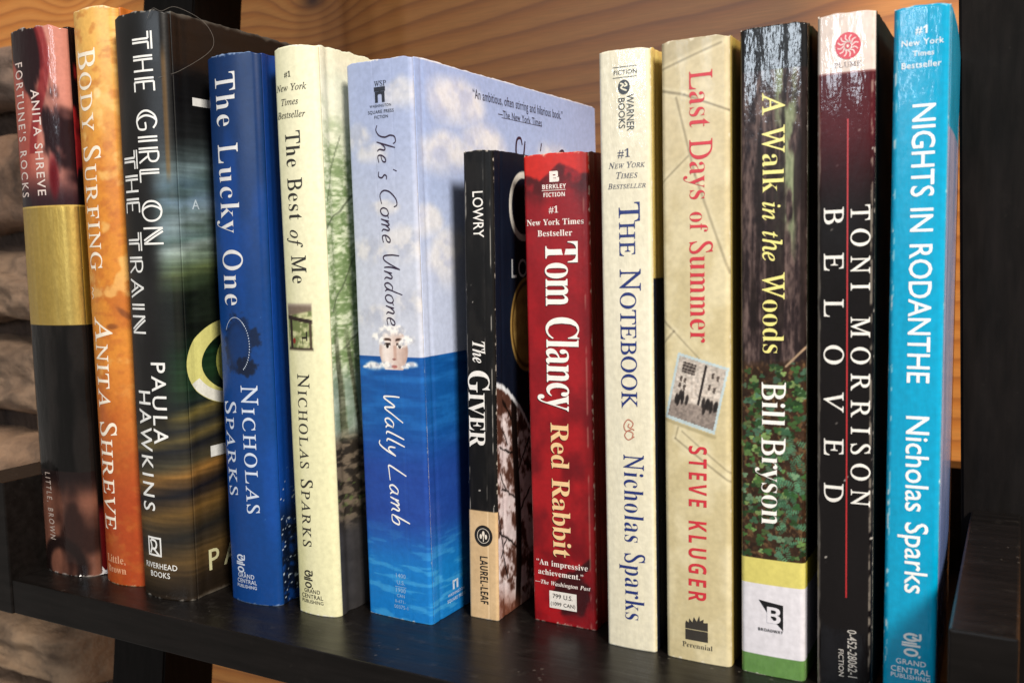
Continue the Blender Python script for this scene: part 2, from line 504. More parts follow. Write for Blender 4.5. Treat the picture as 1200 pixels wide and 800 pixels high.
class Book:
    """A closed book standing on the shelf, spine to the front. Sizes in millimetres.
    u runs across the spine, s along the front cover away from the spine, v upwards."""

    def __init__(s_, name, label, x, y, yaw, w, H, lean, D, bulge, r, hard, mat, group=None, groove=None, rim=None, jag=0.2, seed=1, bow=0.0, folds=(), cov_mat=None):
        s_.w, s_.H, s_.lean, s_.D, s_.b, s_.r, s_.hard = w, H, lean, D, bulge, r, hard
        s_.mat, s_.seed, s_.jag = mat, seed, jag
        s_.groove = groove if groove is not None else ((7.5, 2.2, 1.1) if hard else (6.0, 0.9, 0.35))
        s_.rim = rim or EDGE
        s_.root = empty(name, (x * MM, y * MM, 0), yaw)
        tag(s_.root, label, "book", group or "books standing in the row on the shelf")
        s_.bow, s_.folds, s_.cov_mat = bow, folds, cov_mat or mat

    # --- surfaces
    def spine_pos(s_, u, v, off=0.0):
        u = np.asarray(u, float); v = np.asarray(v, float)
        t = 2 * u / s_.w - 1
        d = np.clip(np.minimum(u, s_.w - u), 0, s_.r)
        arc = s_.r - np.sqrt(np.maximum(s_.r ** 2 - (s_.r - d) ** 2, 0))
        y = -s_.b * (1 - t * t) + arc
        # a little unevenness of a handled spine
        y = y + 0.25 * (fbm(u / 14.0, v / 34.0, 2, s_.seed) - 0.5)
        for fu, fd in s_.folds:  # creases of a spine that has been read
            y = y + fd * np.exp(-((u - fu) / 0.28) ** 2) * (0.4 + 0.6 * fbm(u * 0 + fu, v / 16.0, 2, 3))
        dyn = 2 * s_.b * t * 2 / s_.w
        k = np.where(d < s_.r, (s_.r - d) / np.maximum(np.sqrt(np.maximum(s_.r ** 2 - (s_.r - d) ** 2, 1e-4)), 1e-2), 0.0)
        dyn = dyn + np.where(u < s_.w / 2, -k, k)
        nx, ny = dyn, -np.ones_like(dyn)
        L = np.sqrt(nx * nx + ny * ny)
        x = u + s_.lean * v + off * nx / L
        return np.stack([x, y + off * ny / L, v + 0 * x], -1) * MM

    def cover_pos(s_, s, v, off=0.0):
        s = np.asarray(s, float); v = np.asarray(v, float)
        sg, wd, dp = s_.groove
        x = s_.w - dp * np.exp(-((s - sg) / wd) ** 2)
        x = x + s_.lean * v + off - s_._bow(s)
        return np.stack([x, s + 0 * x, v + 0 * x], -1) * MM

    def _bow(s_, s):
        """a cover that curls in towards its pages"""
        q = np.maximum(np.asarray(s, float) - 12, 0)
        return s_.bow * np.where(q < 48, q * q, 48 * 48 + 96 * (q - 48))

    def back_pos(s_, s, v):
        s = np.asarray(s, float); v = np.asarray(v, float)
        sg, wd, dp = s_.groove
        x = dp * np.exp(-((s - sg) / wd) ** 2) + s_.lean * v
        return np.stack([x, s + 0 * x, v + 0 * x], -1) * MM

    def _vmap(s_, ul, vl, e):
        """give the top and bottom rims a slightly ragged line"""
        a = np.asarray(ul)[None, :]; v = np.asarray(vl)[:, None]
        top = s_.jag * (fbm(a / 3.0 + 50 * e, a * 0 + s_.seed, 3, s_.seed + 5) - 0.6) * 1.6
        if e == 0:  # bumped corners of the spine
            for c0 in (0.0, s_.w):
                top = top - (0.9 if s_.hard else 0.5) * np.exp(-((a - c0) / 2.2) ** 2)
        elif e == 1:
            top = top - (0.9 if s_.hard else 0.5) * np.exp(-(a / 2.2) ** 2) - 0.8 * np.exp(-((a - s_.D) / 2.5) ** 2)
        return v + top * sst(s_.H - 4, s_.H, v) + 0 * a

    def _grid(s_, name, ul, vl, pos, art, thick, flip, e, metal=None):
        V = s_._vmap(ul, vl, e)
        U = np.broadcast_to(np.asarray(ul)[None, :], V.shape)
        P = pos(U, V)
        col = srgb(np.clip(art(U, V), 0, 1))
        nv, nu = V.shape
        idx = np.arange(nv * nu).reshape(nv, nu)
        q = np.stack([idx[:-1, :-1], idx[:-1, 1:], idx[1:, 1:], idx[1:, :-1]], -1).reshape(-1, 4)
        if flip: q = q[:, ::-1]
        o = link_mesh(name, P.reshape(-1, 3), q, [s_.cov_mat if e == 1 else s_.mat, s_.rim], s_.root, True, col.reshape(-1, 3), None if metal is None else metal(U, V).reshape(-1))
        m = o.modifiers.new("board thickness", 'SOLIDIFY')
        m.thickness = thick * MM
        m.offset = -1
        m.material_offset_rim = 0 if s_.hard else 1
        return o

    def build(s_, spine_art, cover_art, back_hex, du=0.5, dv=0.5, cov_fine=30.0, cds=0.6, metal=None, cmetal=None):
        r, w, H = s_.r, s_.w, s_.H
        th = np.linspace(0.0, math.pi / 2, 7)
        left = r * (1 - np.cos(th))
        n = max(4, int((w - 2 * r) / du))
        ul = np.concatenate([left, np.linspace(r, w - r, n + 1)[1:-1], w - left[::-1]])
        vl = np.concatenate([np.arange(0.0, H - 0.2, dv), [H]])
        s_.spine = s_._grid("spine", ul, vl, s_.spine_pos, spine_art, 0.35, False, 0, metal)
        cf = min(cov_fine, s_.D)
        sl = np.concatenate([np.arange(r, cf, cds), np.linspace(cf, s_.D, max(2, int((s_.D - cf) / 4)))]) if cf < s_.D - 0.1 else np.linspace(r, s_.D, int((s_.D - r) / cds))
        s_.front = s_._grid("front_cover", sl, vl, s_.cover_pos, cover_art, 2.6 if s_.hard else 0.4, False, 1, cmetal)
        bl = np.linspace(r, s_.D, 24)
        vb = np.linspace(0, H, 30)
        s_.back = s_._grid("back_cover", bl, vb, s_.back_pos, lambda a, b: full(a, back_hex), 2.6 if s_.hard else 0.4, True, 2, None if metal is None else (lambda a, b: 0 * a))
        # page block
        g, tt = (3.0, 3.4) if s_.hard else (0.35, 1.0)
        y0, y1 = (6.0 if s_.hard else 1.2), s_.D - (3.0 if s_.hard else 0.6)
        z0, z1 = g, H - g - (0 if s_.hard else 0.3)
        vs = [((a + s_.lean * c - (float(s_._bow(y1)) if a > w / 2 and b == y1 else 0)) * MM, b * MM, c * MM) for a in (tt, w - tt) for b in (y0, y1) for c in (z0, z1)]
        link_mesh("page_block", vs, [(0, 1, 3, 2), (4, 6, 7, 5), (0, 4, 5, 1), (2, 3, 7, 6), (0, 2, 6, 4), (1, 5, 7, 3)], PAPER, s_.root)
        return s_

    # --- printing on the covers: shapes in the (u, v) plane of spine or cover
    def put(s_, part, geo, mat, on='spine', off=0.09, label=None, cell=1.2):
        V2, F = geo
        bm = bmesh.new()
        vs = [bm.verts.new((float(a), float(b), 0)) for a, b in V2]
        for f in F:
            try: bm.faces.new([vs[i] for i in f])
            except ValueError: pass
        lim = s_.w if on == 'spine' else s_.D
        us = [v.co.x for v in bm.verts]
        if not us: return None
        step = cell
        x = math.floor(min(us) / step) * step + step
        curved = on == 'cover' or s_.b > 0.4 or min(us) < s_.r + 0.2 or max(us) > s_.w - s_.r - 0.2
        while curved and x < max(us):
            bmesh.ops.bisect_plane(bm, geom=bm.verts[:] + bm.edges[:] + bm.faces[:], dist=1e-5, plane_co=(x, 0, 0), plane_no=(1, 0, 0))
            x += step
        ys = [v.co.y for v in bm.verts]
        y = math.floor(min(ys) / 8) * 8 + 8
        while y < max(ys):
            bmesh.ops.bisect_plane(bm, geom=bm.verts[:] + bm.edges[:] + bm.faces[:], dist=1e-5, plane_co=(0, y, 0), plane_no=(0, 1, 0))
            y += 8
        a = np.array([(v.co.x, v.co.y) for v in bm.verts])
        if on == 'spine': P = s_.spine_pos(np.clip(a[:, 0], 0.25, s_.w - 0.25), a[:, 1], off)
        else: P = s_.cover_pos(a[:, 0], a[:, 1], off)
        for v, p in zip(bm.verts, P): v.co = p
        bm.normal_update()
        for f in bm.faces:
            if (f.normal.y > 0) if on == 'spine' else (f.normal.x < 0): f.normal_flip()
        me = bpy.data.meshes.new(part)
        bm.to_mesh(me); bm.free()
        me.materials.append(mat)
        o = bpy.data.objects.new(part, me)
        COL.objects.link(o)
        o.parent = s_.spine if on == 'spine' else s_.front
        if label: o["label"] = label
        return o


# ------------------------------------------------------------------ lettering
_gl = {}


def _sty(ch, style):
    """the built-in font carries serif letters among its mathematical alphabets"""
    o = ord(ch)
    U, L, D = ch.isascii() and ch.isupper(), ch.isascii() and ch.islower(), ch.isdigit()
    if style in ('B', 'R') and not (style == 'R' and U):
        if U: return chr(0x1d400 + o - 65)
        if L: return chr(0x1d41a + o - 97)
        if D: return chr(0x1d7ce + o - 48)
    if style in ('I', 'R'):
        if U: return chr(0x1d434 + o - 65)
        if L: return '\u210e' if ch == 'h' else chr(0x1d44e + o - 97)
        if D: return chr(0x1d7ce + o - 48)
    if style == 'BI':
        if U: return chr(0x1d468 + o - 65)
        if L: return chr(0x1d482 + o - 97)
    if style == 'SB':
        if U: return chr(0x1d5d4 + o - 65)
        if L: return chr(0x1d5ee + o - 97)
        if D: return chr(0x1d7ec + o - 48)
    return ch


def _raw(body, offset=0.0):
    c = bpy.data.curves.new("type", 'FONT')
    c.body = body
    c.offset = offset
    c.resolution_u = 3
    c.fill_mode = 'FRONT'
    o = bpy.data.objects.new("type", c)
    me = bpy.data.meshes.new_from_object(o)
    v = np.array([w.co[:2] for w in me.vertices]) if len(me.vertices) else np.zeros((0, 2))
    f = [tuple(p.vertices) for p in me.polygons]
    bpy.data.objects.remove(o); bpy.data.curves.remove(c); bpy.data.meshes.remove(me)
    return v, f


def glyph(ch, style):
    k = (ch, style)
    if k in _gl: return _gl[k]
    if ch == ' ':
        _gl[k] = (np.zeros((0, 2)), [], 0.27); return _gl[k]
    c2 = _sty(ch, style)
    off = 0.0
    if style == 'R': off = 0.006 if ch.isupper() else -0.009
    if style == 'I': off = 0.006
    if style == 'sans': off = 0.006
    v, f = _raw(c2, off)
    bar = _raw('|')[0][:, 0].max()
    adv = _raw(c2 + '|', 0)[0][:, 0].max() - bar
    if style == 'R' and ch.isupper():
        v = v.copy(); v[:, 0] -= v[:, 1] * math.tan(math.radians(15.5))
        lo, hi = v[:, 0].min(), v[:, 0].max()
        sb = 0.012 if ch in 'TWVYA' else 0.03
        v[:, 0] += sb - lo
        adv = hi - lo + 2 * sb
        if ch in 'TWVYP': adv -= 0.03
    _gl[k] = (v, f, adv)
    return _gl[k]


INLINE = {  # capital letters built of double strokes, on a 1 high grid
    'T': [((0, 1), (.74, 1)), ((0, .84), (.30, .84)), ((.44, .84), (.74, .84)), ((.30, .84), (.30, 0)), ((.44, .84), (.44, 0))],
    'H': [((.04, 1), (.04, 0)), ((.18, 1), (.18, 0)), ((.18, .52), (.64, .52)), ((.64, 1), (.64, 0))],
    'E': [((.04, 1), (.04, 0)), ((.18, 1), (.18, 0)), ((.18, 1), (.58, 1)), ((.18, .5), (.5, .5)), ((.18, 0), (.58, 0))],
    'I': [((.04, 1), (.04, 0)), ((.2, 1), (.2, 0))],
    'L': [((.04, 1), (.04, 0)), ((.18, 1), (.18, 0.04)), ((.04, 0), (.56, 0))],
    'N': [((.04, 1), (.04, 0)), ((.04, 1), (.56, 0)), ((.18, 1), (.70, 0)), ((.70, 1), (.70, 0))],
    'A': [((.36, 1), (0, 0)), ((.36, 1), (.72, 0)), ((.30, .62), (.52, 0)), ((.12, .34), (.4, .34))],
    'R': [((.04, 1), (.04, 0)), ((.18, 1), (.18, 0)), ((.18, 1), (.42, 1), (.58, .88), (.58, .64), (.42, .52), (.18, .52)), ((.36, .52), (.64, 0))],
    'G': [((.76, .84), (.6, .97), (.42, 1), (.2, .9), (.04, .64), (.04, .36), (.2, .1), (.42, 0), (.62, .03), (.78, .14), (.78, .46), (.5, .46)),
          ((.42, .98), (.3, .82), (.22, .5), (.3, .18), (.42, .02))],
    'O': [((.44, 1), (.2, .92), (.04, .68), (.04, .32), (.2, .08), (.44, 0), (.68, .08), (.84, .32), (.84, .68), (.68, .92), (.44, 1)),
          ((.44, 1), (.3, .84), (.22, .5), (.3, .16), (.44, 0))],
}

HAND = {
    'S': ([[(1.15, 1.9), (.95, 2.2), (.6, 2.1), (.55, 1.6), (.75, 1.0), (.7, .35), (.35, .0), (-.05, .15)]], 1.1),
    'C': ([[(1.2, 1.6), (1.0, 1.95), (.55, 1.85), (.12, 1.2), (.1, .5), (.5, .05), (1.15, .2)]], 1.3),
    'U': ([[(.0, 1.9), (.06, 1.0), (.28, .1), (.65, .25), (1.05, 1.9)], [(1.05, 1.9), (1.02, .8), (1.15, .05)]], 1.3),
    'W': ([[(.0, 1.8), (.12, .9), (.35, .02), (.75, 1.2), (1.05, .05), (1.35, .9), (1.7, 2.0)]], 1.6),
    'L': ([[(.35, 1.95), (.15, 1.0), (.02, .1), (.4, .06), (1.05, .12)]], 1.2),
    'h': ([[(.2, 2.1), (.1, 1.0), (.0, .0)], [(.06, .45), (.3, .92), (.52, .85), (.52, .3), (.7, .02)]], .8),
    'e': ([[(.08, .42), (.45, .58), (.48, .9), (.22, .92), (.03, .5), (.15, .06), (.62, .14)]], .72),
    "'": ([[(.2, 2.15), (.12, 1.75)]], .35),
    's': ([[(.5, .9), (.25, .95), (.18, .7), (.42, .4), (.38, .02), (.0, .06)]], .62),
    'o': ([[(.35, .95), (.06, .75), (.02, .3), (.25, .0), (.55, .2), (.58, .7), (.35, .95), (.5, .85), (.75, .9)]], .78),
    'm': ([[(.05, .95), (.05, .45), (.0, .0)], [(.04, .4), (.25, .9), (.4, .8), (.38, .0)], [(.4, .45), (.62, .92), (.78, .8), (.76, .25), (.95, .02)]], 1.05),
    'n': ([[(.05, .95), (.05, .45), (.0, .0)], [(.04, .4), (.28, .92), (.48, .8), (.46, .25), (.65, .02)]], .75),
    'd': ([[(.5, .85), (.2, .9), (.0, .45), (.15, .02), (.42, .2), (.55, .9), (.68, 2.0)], [(.55, .9), (.52, .3), (.7, .02)]], .8),
    'a': ([[(.52, .85), (.22, .92), (.0, .45), (.15, .02), (.4, .2), (.54, .9)], [(.54, .9), (.5, .3), (.7, .02)]], .78),
    'l': ([[(.22, 2.0), (.1, 1.0), (.05, .2), (.25, .03)]], .38),
    'y': ([[(.0, .95), (.08, .35), (.3, .2), (.55, .9)], [(.58, .95), (.42, .0), (.15, -.8), (-.15, -.75)]], .72),
    'b': ([[(.22, 2.0), (.1, 1.0), (.03, .1)], [(.05, .3), (.3, .8), (.58, .75), (.5, .1), (.05, .05)]], .75),
}


def smooth_line(pts, n=6):
    P = [np.array(p, float) for p in pts]
    if len(P) < 3: return P
    out = []
    for i in range(len(P) - 1):
        p0, p1, p2, p3 = P[max(i - 1, 0)], P[i], P[i + 1], P[min(i + 2, len(P) - 1)]
        for k in range(n):
            t = k / n
            out.append(0.5 * ((2 * p1) + (-p0 + p2) * t + (2 * p0 - 5 * p1 + 4 * p2 - p3) * t * t + (-p0 + 3 * p1 - 3 * p2 + p3) * t ** 3))
    out.append(P[-1])
    return out


def ribbon(pts, width, taper=0.0, n=6, smooth=True):
    P = smooth_line(pts, n) if smooth else [np.array(p, float) for p in pts]
    V, F = [], []
    for i, p in enumerate(P):
        a, b = P[max(i - 1, 0)], P[min(i + 1, len(P) - 1)]
        d = b - a; d = d / (np.linalg.norm(d) + 1e-9)
        nrm = np.array([-d[1], d[0]])
        w = width * (1 - taper * abs(2 * i / max(1, len(P) - 1) - 1) ** 2) / 2
        V += [tuple(p + nrm * w), tuple(p - nrm * w)]
    for i in range(len(P) - 1):
        F.append((2 * i, 2 * i + 1, 2 * i + 3, 2 * i + 2))
    return V, F


def join(*gs):
    V, F = [], []
    for v, f in gs:
        q = len(V)
        V += [tuple(p) for p in v]
        F += [tuple(i + q for i in t) for t in f]
    return V, F


def poly(pts): return [tuple(p) for p in pts], [tuple(range(len(pts)))]


def rect(a, b, c, d): return poly([(a, c), (b, c), (b, d), (a, d)])


def ellipse(cx, cy_, rx, ry, n=28, a0=0, a1=360):
    return poly([(cx + rx * math.cos(math.radians(a0 + (a1 - a0) * i / n)), cy_ + ry * math.sin(math.radians(a0 + (a1 - a0) * i / n))) for i in range(n if a1 - a0 == 360 else n + 1)])


def ring(cx, cy_, rx, ry, wd, a0=0, a1=360, n=36, wd2=None):
    V, F = [], []
    for i in range(n + 1):
        a = math.radians(a0 + (a1 - a0) * i / n)
        ww = wd if wd2 is None else wd + (wd2 - wd) * (0.5 - 0.5 * math.cos(2 * math.pi * i / n))
        V += [(cx + rx * math.cos(a), cy_ + ry * math.sin(a)), (cx + (rx - ww) * math.cos(a), cy_ + (ry - ww) * math.sin(a))]
    for i in range(n): F.append((2 * i, 2 * i + 1, 2 * i + 3, 2 * i + 2))
    return V, F


def layout(text, style, spacing=0.0, stroke=0.1):
    """glyphs along x, capitals 1 unit high. ^x: following letters small capitals after the first; _x_: italic run; ;x;: small run; ~: big first letter"""
    if style == 'H':
        V, F = [], []; x = 0.0
        for ch in text:
            if ch == ' ': x += 0.55; continue
            st, adv = HAND[ch]
            for s in st:
                g = ribbon([((px + 0.16 * py + x), py) for px, py in s], stroke, 0.35)
                V, F = join((V, F), g)
            x += adv + 0.12
        return [(a / 2.0, b / 2.0) for a, b in V], F
    if style == 'D':
        V, F = [], []; x = 0.0
        for ch in text:
            if ch == ' ': x += 0.55; continue
            g = join(*[ribbon(s, stroke, 0, 5, len(s) > 3) for s in INLINE[ch]])
            V, F = join((V, F), ([(a + x, b) for a, b in g[0]], g[1]))
            x += max(a for a, b in g[0]) + 0.13 + spacing
        return V, F
    cap = glyph('H', style)[0][:, 1].max()
    V, F = [], []; x = 0.0
    ital = small = sc = False
    first = True
    i = 0
    big = False
    for ch in text:
        if ch == '_': ital = not ital; continue
        if ch == ';': small = not small; continue
        if ch == '^': sc = True; first = True; continue
        if ch == '~': sc = True; first = True; big = True; continue
        st = 'I' if ital else style
        k = 1.0
        c = ch
        if ch == ' ': x += 0.50 + spacing; first = True; continue
        if sc and ch.isalpha():
            if first and ch.isupper(): k = 1.0
            else: k = 0.76; c = ch.upper()
            first = False
        if small or ital: k = 0.82
        v, f, adv = glyph(c, st)
        dy = 0.0
        q = len(V)
        V += [((a / cap) * k + x, (b / cap) * k + dy) for a, b in v]
        F += [tuple(j + q for j in t) for t in f]
        x += adv / cap * k + spacing
    return V, F


def vtext(text, style, ub, v0, cap, ub1, v1, sp=0.0, stroke=0.1):
    """reads downwards along a spine: baseline at ub (ub1 at the end), capitals reach ub + cap"""
    V, F = layout(text, style, sp, stroke)
    xs = [p[0] for p in V]
    a, b = min(xs), max(xs)
    out = []
    for x, y in V:
        t = (x - a) / (b - a)
        out.append((ub + (ub1 - ub) * t + y * cap, v0 + (v1 - v0) * t))
    return out, F


def htext(text, style, ul, ur, vm, sp=0.0, hk=1.0, rise=0.0):
    """reads across, fitted between ul and ur and centred on height vm"""
    V, F = layout(text, style, sp)
    xs = [p[0] for p in V]; ys = [p[1] for p in V]
    a, b = min(xs), max(xs)
    k = (ur - ul) / (b - a)
    return [(ul + (x - a) * k, vm + (y - 0.5) * k * hk + rise * (x - a) / (b - a)) for x, y in V], F

# ------------------------------------------------------------------ the artwork printed on each book


def wear(col, u, v, w, H, amt, hexcol='#d9d2c6', seed=3):
    d = np.minimum(np.minimum(v, H - v), np.minimum(u, w - u) * 2.4 + (9 if w in (33.9, 25.7, 28.8, 26.6, 20.5) else 0.35))
    n = fbm(u / 1.3, v / 1.6, 4, seed)
    m = sst(0.05, 0.22, n - 0.38 - d / amt * 0.30)
    return mix(col, full(u, hexcol), np.clip(m, 0, 1) * 0.85)


def specks(col, u, v, thr, hexcol, sc=0.7, seed=9):
    n = vnoise(u / sc, v / sc, seed) * vnoise(u / sc * 0.31 + 5, v / sc * 0.31, seed + 1)
    return mix(col, full(u, hexcol), sst(thr, thr + 0.08, n))


# 1 dark photograph jacket with a gold band
def art1(u, v):
    n = fbm(u / 9 + 0.02 * v, v / 26, 4, 21)
    n2 = fbm(u / 5, v / 14 - u / 9, 4, 22)
    skin = mix(full(u, '#a34c40'), full(u, '#c58374'), sst(10, 26, u + 8 * (n2 - 0.5)))
    dark = full(u, '#241317')
    sw = sst(0.46, 0.62, n + 0.18 * np.sin((v - 160) / 13.0 + u / 6.0) - 0.10 * sst(196, 170, v))
    top = mix(skin, dark, sw)
    curl = sst(0.8, 1.6, np.abs((u - 21 - 5 * np.sin((v - 205) / 13)) / 2.0))
    top = mix(mix(top, full(u, '#7d1f24'), 0.75 + 0 * u), top, np.where(v > 186, curl, 1))
    top = mix(top, full(u, '#20121a'), sst(182, 165, v) * 0.9)
    top = mix(top, full(u, '#5c0f18'), sst(0.0, 1.0, 1 - ((u - 27) / 3.2) ** 2 - ((v - 176) / 12) ** 2))
    gold = mix(full(u, '#c9a650'), full(u, '#dcc070'), fbm(u / 2.2, v / 60, 3, 5))
    blk = mix(full(u, '#0b0a0a'), full(u, '#1c1918'), sst(0.45, 0.75, fbm(u / 8, v / 30, 3, 6)))
    bot = mix(full(u, '#2c1b18'), full(u, '#764c3d'), sst(0.40, 0.75, fbm(u / 12, v / 18, 3, 8) + 0.12))
    bot = mix(bot, full(u, '#1d1414'), sst(34, 46, v + 4 * (n - .5)))
    rr = np.abs(np.hypot((u - 17) / 13, (v - 4) / 12) - 0.9)
    bot = mix(bot, full(u, '#1f1514'), sst(0.35, 0.1, rr))
    col = np.where((v > 163.5)[..., None], top, np.where((v > 112)[..., None], gold, np.where((v > 47)[..., None], blk, bot)))
    return wear(col, u, v, 33.9, 239, 1.0, '#b9b4ae', 31)


def art1m(u, v): return ((v > 112) & (v < 163.5)) * 0.8


def art1c(s, v):
    col = mix(full(s, '#120d10'), full(s, '#8d1f22'), sst(0.52, 0.66, fbm(s / 6, v / 17, 3, 4)) * sst(150, 190, v))
    gold = full(s, '#c9a444')
    low = mix(full(s, '#14100f'), full(s, '#9a9298'), sst(52, 46, v) * sst(4, 2, s))
    low = mix(low, full(s, '#7c1c20'), sst(34, 26, v) * sst(3, 6, s))
    return np.where((v > 163.5)[..., None], col, np.where((v > 112)[..., None], gold, low))


# 2 orange hardback jacket
def art2(u, v):
    f = v / 242.0
    base = mix(full(u, '#a5431c'), full(u, '#d88a33'), sst(0.10, 0.48, f + 0.10 * (fbm(u / 14, v / 30, 3, 41) - .5)))
    base = mix(base, full(u, '#e8b45e'), sst(0.66, 0.98, f))
    n = fbm(u / 11, v / 9, 4, 42)
    base = mix(base, full(u, '#a9501f'), sst(0.44, 0.70, n) * 0.6 * sst(1.0, 0.25, f))
    base = mix(base, full(u, '#b5652a'), sst(.5, .75, fbm(u / 4, v / 2.5, 4, 45)) * .45)
    base = mix(base, full(u, '#f1c77c'), sst(0.58, 0.75, fbm(u / 8, v / 7, 4, 43)) * 0.6 * sst(0.25, 0.5, f))
    bird = np.maximum(sst(1, 0.4, np.hypot((u - 23) / 4.5, (v - 118 + (u - 22) * 0.7) / 2.2)), sst(1, .4, np.hypot((u - 17) / 4, (v - 112) / 1.7)))
    base = mix(base, full(u, '#7c4420'), bird * 0.8)
    base = mix(base, full(u, '#f6d79b'), sst(1, .6, np.hypot((u - 16.5) / 2.2, (v - 208) / 2.6)) * .7)
    return wear(base, u, v, 25.7, 242, 0.8, '#efdcb4', 44)


def art2c(s, v): return full(s, '#b9692a')


# 3 dark jacket with the streaks of a passing train
STREAK = [(0, '#241c14'), (12, '#5a4526'), (22, '#23211e'), (32, '#6f5329'), (40, '#15141a'), (47, '#8a6330'), (52, '#46402f'), (58, '#1b1c20'),
          (62, '#675a34'), (66, '#26282a'), (71, '#6f6334'), (74, '#1d2523'), (84, '#1f3a22'), (94, '#15301c'), (104, '#10150f'), (118, '#0d120d'),
          (124, '#2f3a24'), (128, '#75824f'), (132, '#8aa08c'), (138, '#a9bdbb'), (141, '#5d7674'), (148, '#9db4c2'), (156, '#7b98b4'), (162, '#56707f'),
          (168, '#6f858c'), (174, '#3b4648'), (182, '#191b1c'), (196, '#0f0f10'), (240, '#141212')]


def streak(x, v):
    t = v - 0.18 * x + 1.4 * (fbm(x / 60, v / 5.0, 3, 51) - 0.5) + 1.2 * (vnoise(x / 90, v / 1.2, 52) - .5)
    xs = [a for a, _ in STREAK]
    C = np.array([hexc(h) for _, h in STREAK])
    out = np.stack([np.interp(t, xs, C[:, k]) for k in range(3)], -1)
    g_ = sst(.35, .75, fbm(x / 22, v / 9, 4, 56)) * sst(100, 128, v) * sst(190, 160, v)
    out = mix(out, np.broadcast_to(hexc('#31402f'), out.shape), g_ * .55)
    k = 0.66 + 0.5 * fbm((x - v * .4) / 26, v / 1.1, 4, 53)
    return out * k[..., None]


def art3(u, v):
    # the spine is mostly dark; the scene wraps round from the right
    k = sst(15, 27, u + 5 * (fbm(u / 9, v / 40, 2, 5) - .5))
    dk = mix(full(u, '#151414'), full(u, '#2a2a2a'), sst(0.4, .8, fbm(u / 9, v / 20, 3, 54)) * .6)
    low = sst(80, 60, v)
    col = mix(dk, streak(u, v), np.maximum(k * 0.9, low))
    crease_glint = sst(0.9, 0.2, np.abs(u - 27.2)) * sst(168, 176, v) * sst(226, 215, v)  # highlight along the hinge fold, painted into the colour
    col = mix(col, full(u, '#7a5c34'), crease_glint * 0.7)
    return wear(col, u, v, 28.8, 235.4, 1.1, '#a9a49c', 55)


def art3c(s, v):
    col = streak(s + 29, v)
    edge = sst(2.0, 0.0, np.minimum(v, 235.4 - v) + 2.2 * (fbm(s / 3, v / 3, 3, 3) - .5))
    return mix(col, full(s, '#8c877d'), edge * 0.5)


# 4 deep blue jacket
def art4(u, v):
    col = mix(full(u, '#0a3d80'), full(u, '#0c2e5e'), sst(80, 215, v))
    col = mix(col, full(u, '#12489c'), sst(0.55, .8, fbm(u / 12, v / 50, 3, 61)) * .6)
    # a round of dark fairground ironwork
    d = np.hypot((u - 12.5) / 7.6, (v - 105) / 11.5)
    n = fbm(u / 1.5, v / 1.5, 3, 62)
    ring_ = sst(1.15, .85, d + 0.7 * (n - .5)) * (u < 24) * (.28 + .3 * sst(.5, .9, d))
    mass = sst(1.1, .7, np.hypot((u - 16) / 5.5, (v - 96.5) / 4.2) + .8 * (n - .5)) * .85
    tree = sst(1.1, .7, np.hypot((u - 21) / 2.6, (v - 108) / 4.0) + 1.1 * (n - .5)) * .7
    col = mix(col, full(u, '#081226'), np.maximum(np.maximum(ring_, mass), tree))
    col = specks(col, u, v, 0.86, '#4f7fc0', 0.5, 63)
    return wear(col, u, v, 26.6, 217, .7, '#8fa3c4', 64)


def art4c(s, v):
    dk = mix(full(s, '#0b3f92'), full(s, '#0c3478'), sst(90, 215, v))
    dk = mix(dk, full(s, '#06142e'), sst(46, 30, v))
    dk = mix(dk, full(s, '#10479c'), sst(.52, .7, fbm(s / 3, v / 3, 3, 65)) * sst(50, 20, v) * .7)
    n = vnoise(s / 0.9, v / 0.9, 66)
    return mix(dk, full(s, '#cfe2f5'), sst(.86, .93, n) * sst(58, 48, v) * sst(1.0, 2.0, s))


# 5 cream jacket with a woodland cover
def art5(u, v):
    col = mix(full(u, '#dcd8a4'), full(u, '#e8e5c0'), sst(40, 200, v))
    col = mix(col, full(u, '#efecd0'), sst(3, 9, u) * 0.4)
    # inset photograph of a porch
    iu, iv = (u - 1.9) / 13.3, (v - 103.2) / 19.0
    inside = (iu > 0) & (iu < 1) & (iv > 0) & (iv < 1)
    n = fbm(u / 2, v / 2, 3, 71)
    pic = mix(full(u, '#6f7a4a'), full(u, '#c9c99a'), sst(.35, .7, n))
    pic = mix(pic, full(u, '#7b6b5c'), sst(.68, .74, iv - .12 * iu))
    pic = mix(pic, full(u, '#9d8f80'), sst(.88, .95, iv))
    pic = mix(pic, full(u, '#2c211a'), np.maximum(sst(.07, .04, np.abs(iu - .17)) * (iv < .72), np.maximum(sst(.05, .03, np.abs(iv - .70 + .1 * iu)), sst(.10, .06, iv))))
    pic = mix(pic, full(u, '#3a2a20'), sst(.05, .03, np.abs(iu - .9)) * (iv < .6) * .8)
    pic = mix(pic, full(u, '#8a2a20'), sst(1, .6, np.hypot((iu - .28) / .07, (iv - .22) / .07)))
    pic = mix(pic, full(u, '#1c1512'), ((np.abs(iu - .68) < .09) & (np.abs(iv - .28) < .025)) | ((np.abs(iu - .76) < .02) & (np.abs(iv - .32) < .10)) | ((np.abs(iu - .61) < .015) & (np.abs(iv - .22) < .06)))
    edge = np.minimum(np.minimum(iu, 1 - iu), np.minimum(iv, 1 - iv))
    fade = np.where(inside, sst(0.0, .07, edge), 0)
    col = mix(col, pic, fade)
    return wear(col, u, v, 20.5, 217, .8, '#f2efe0', 72)


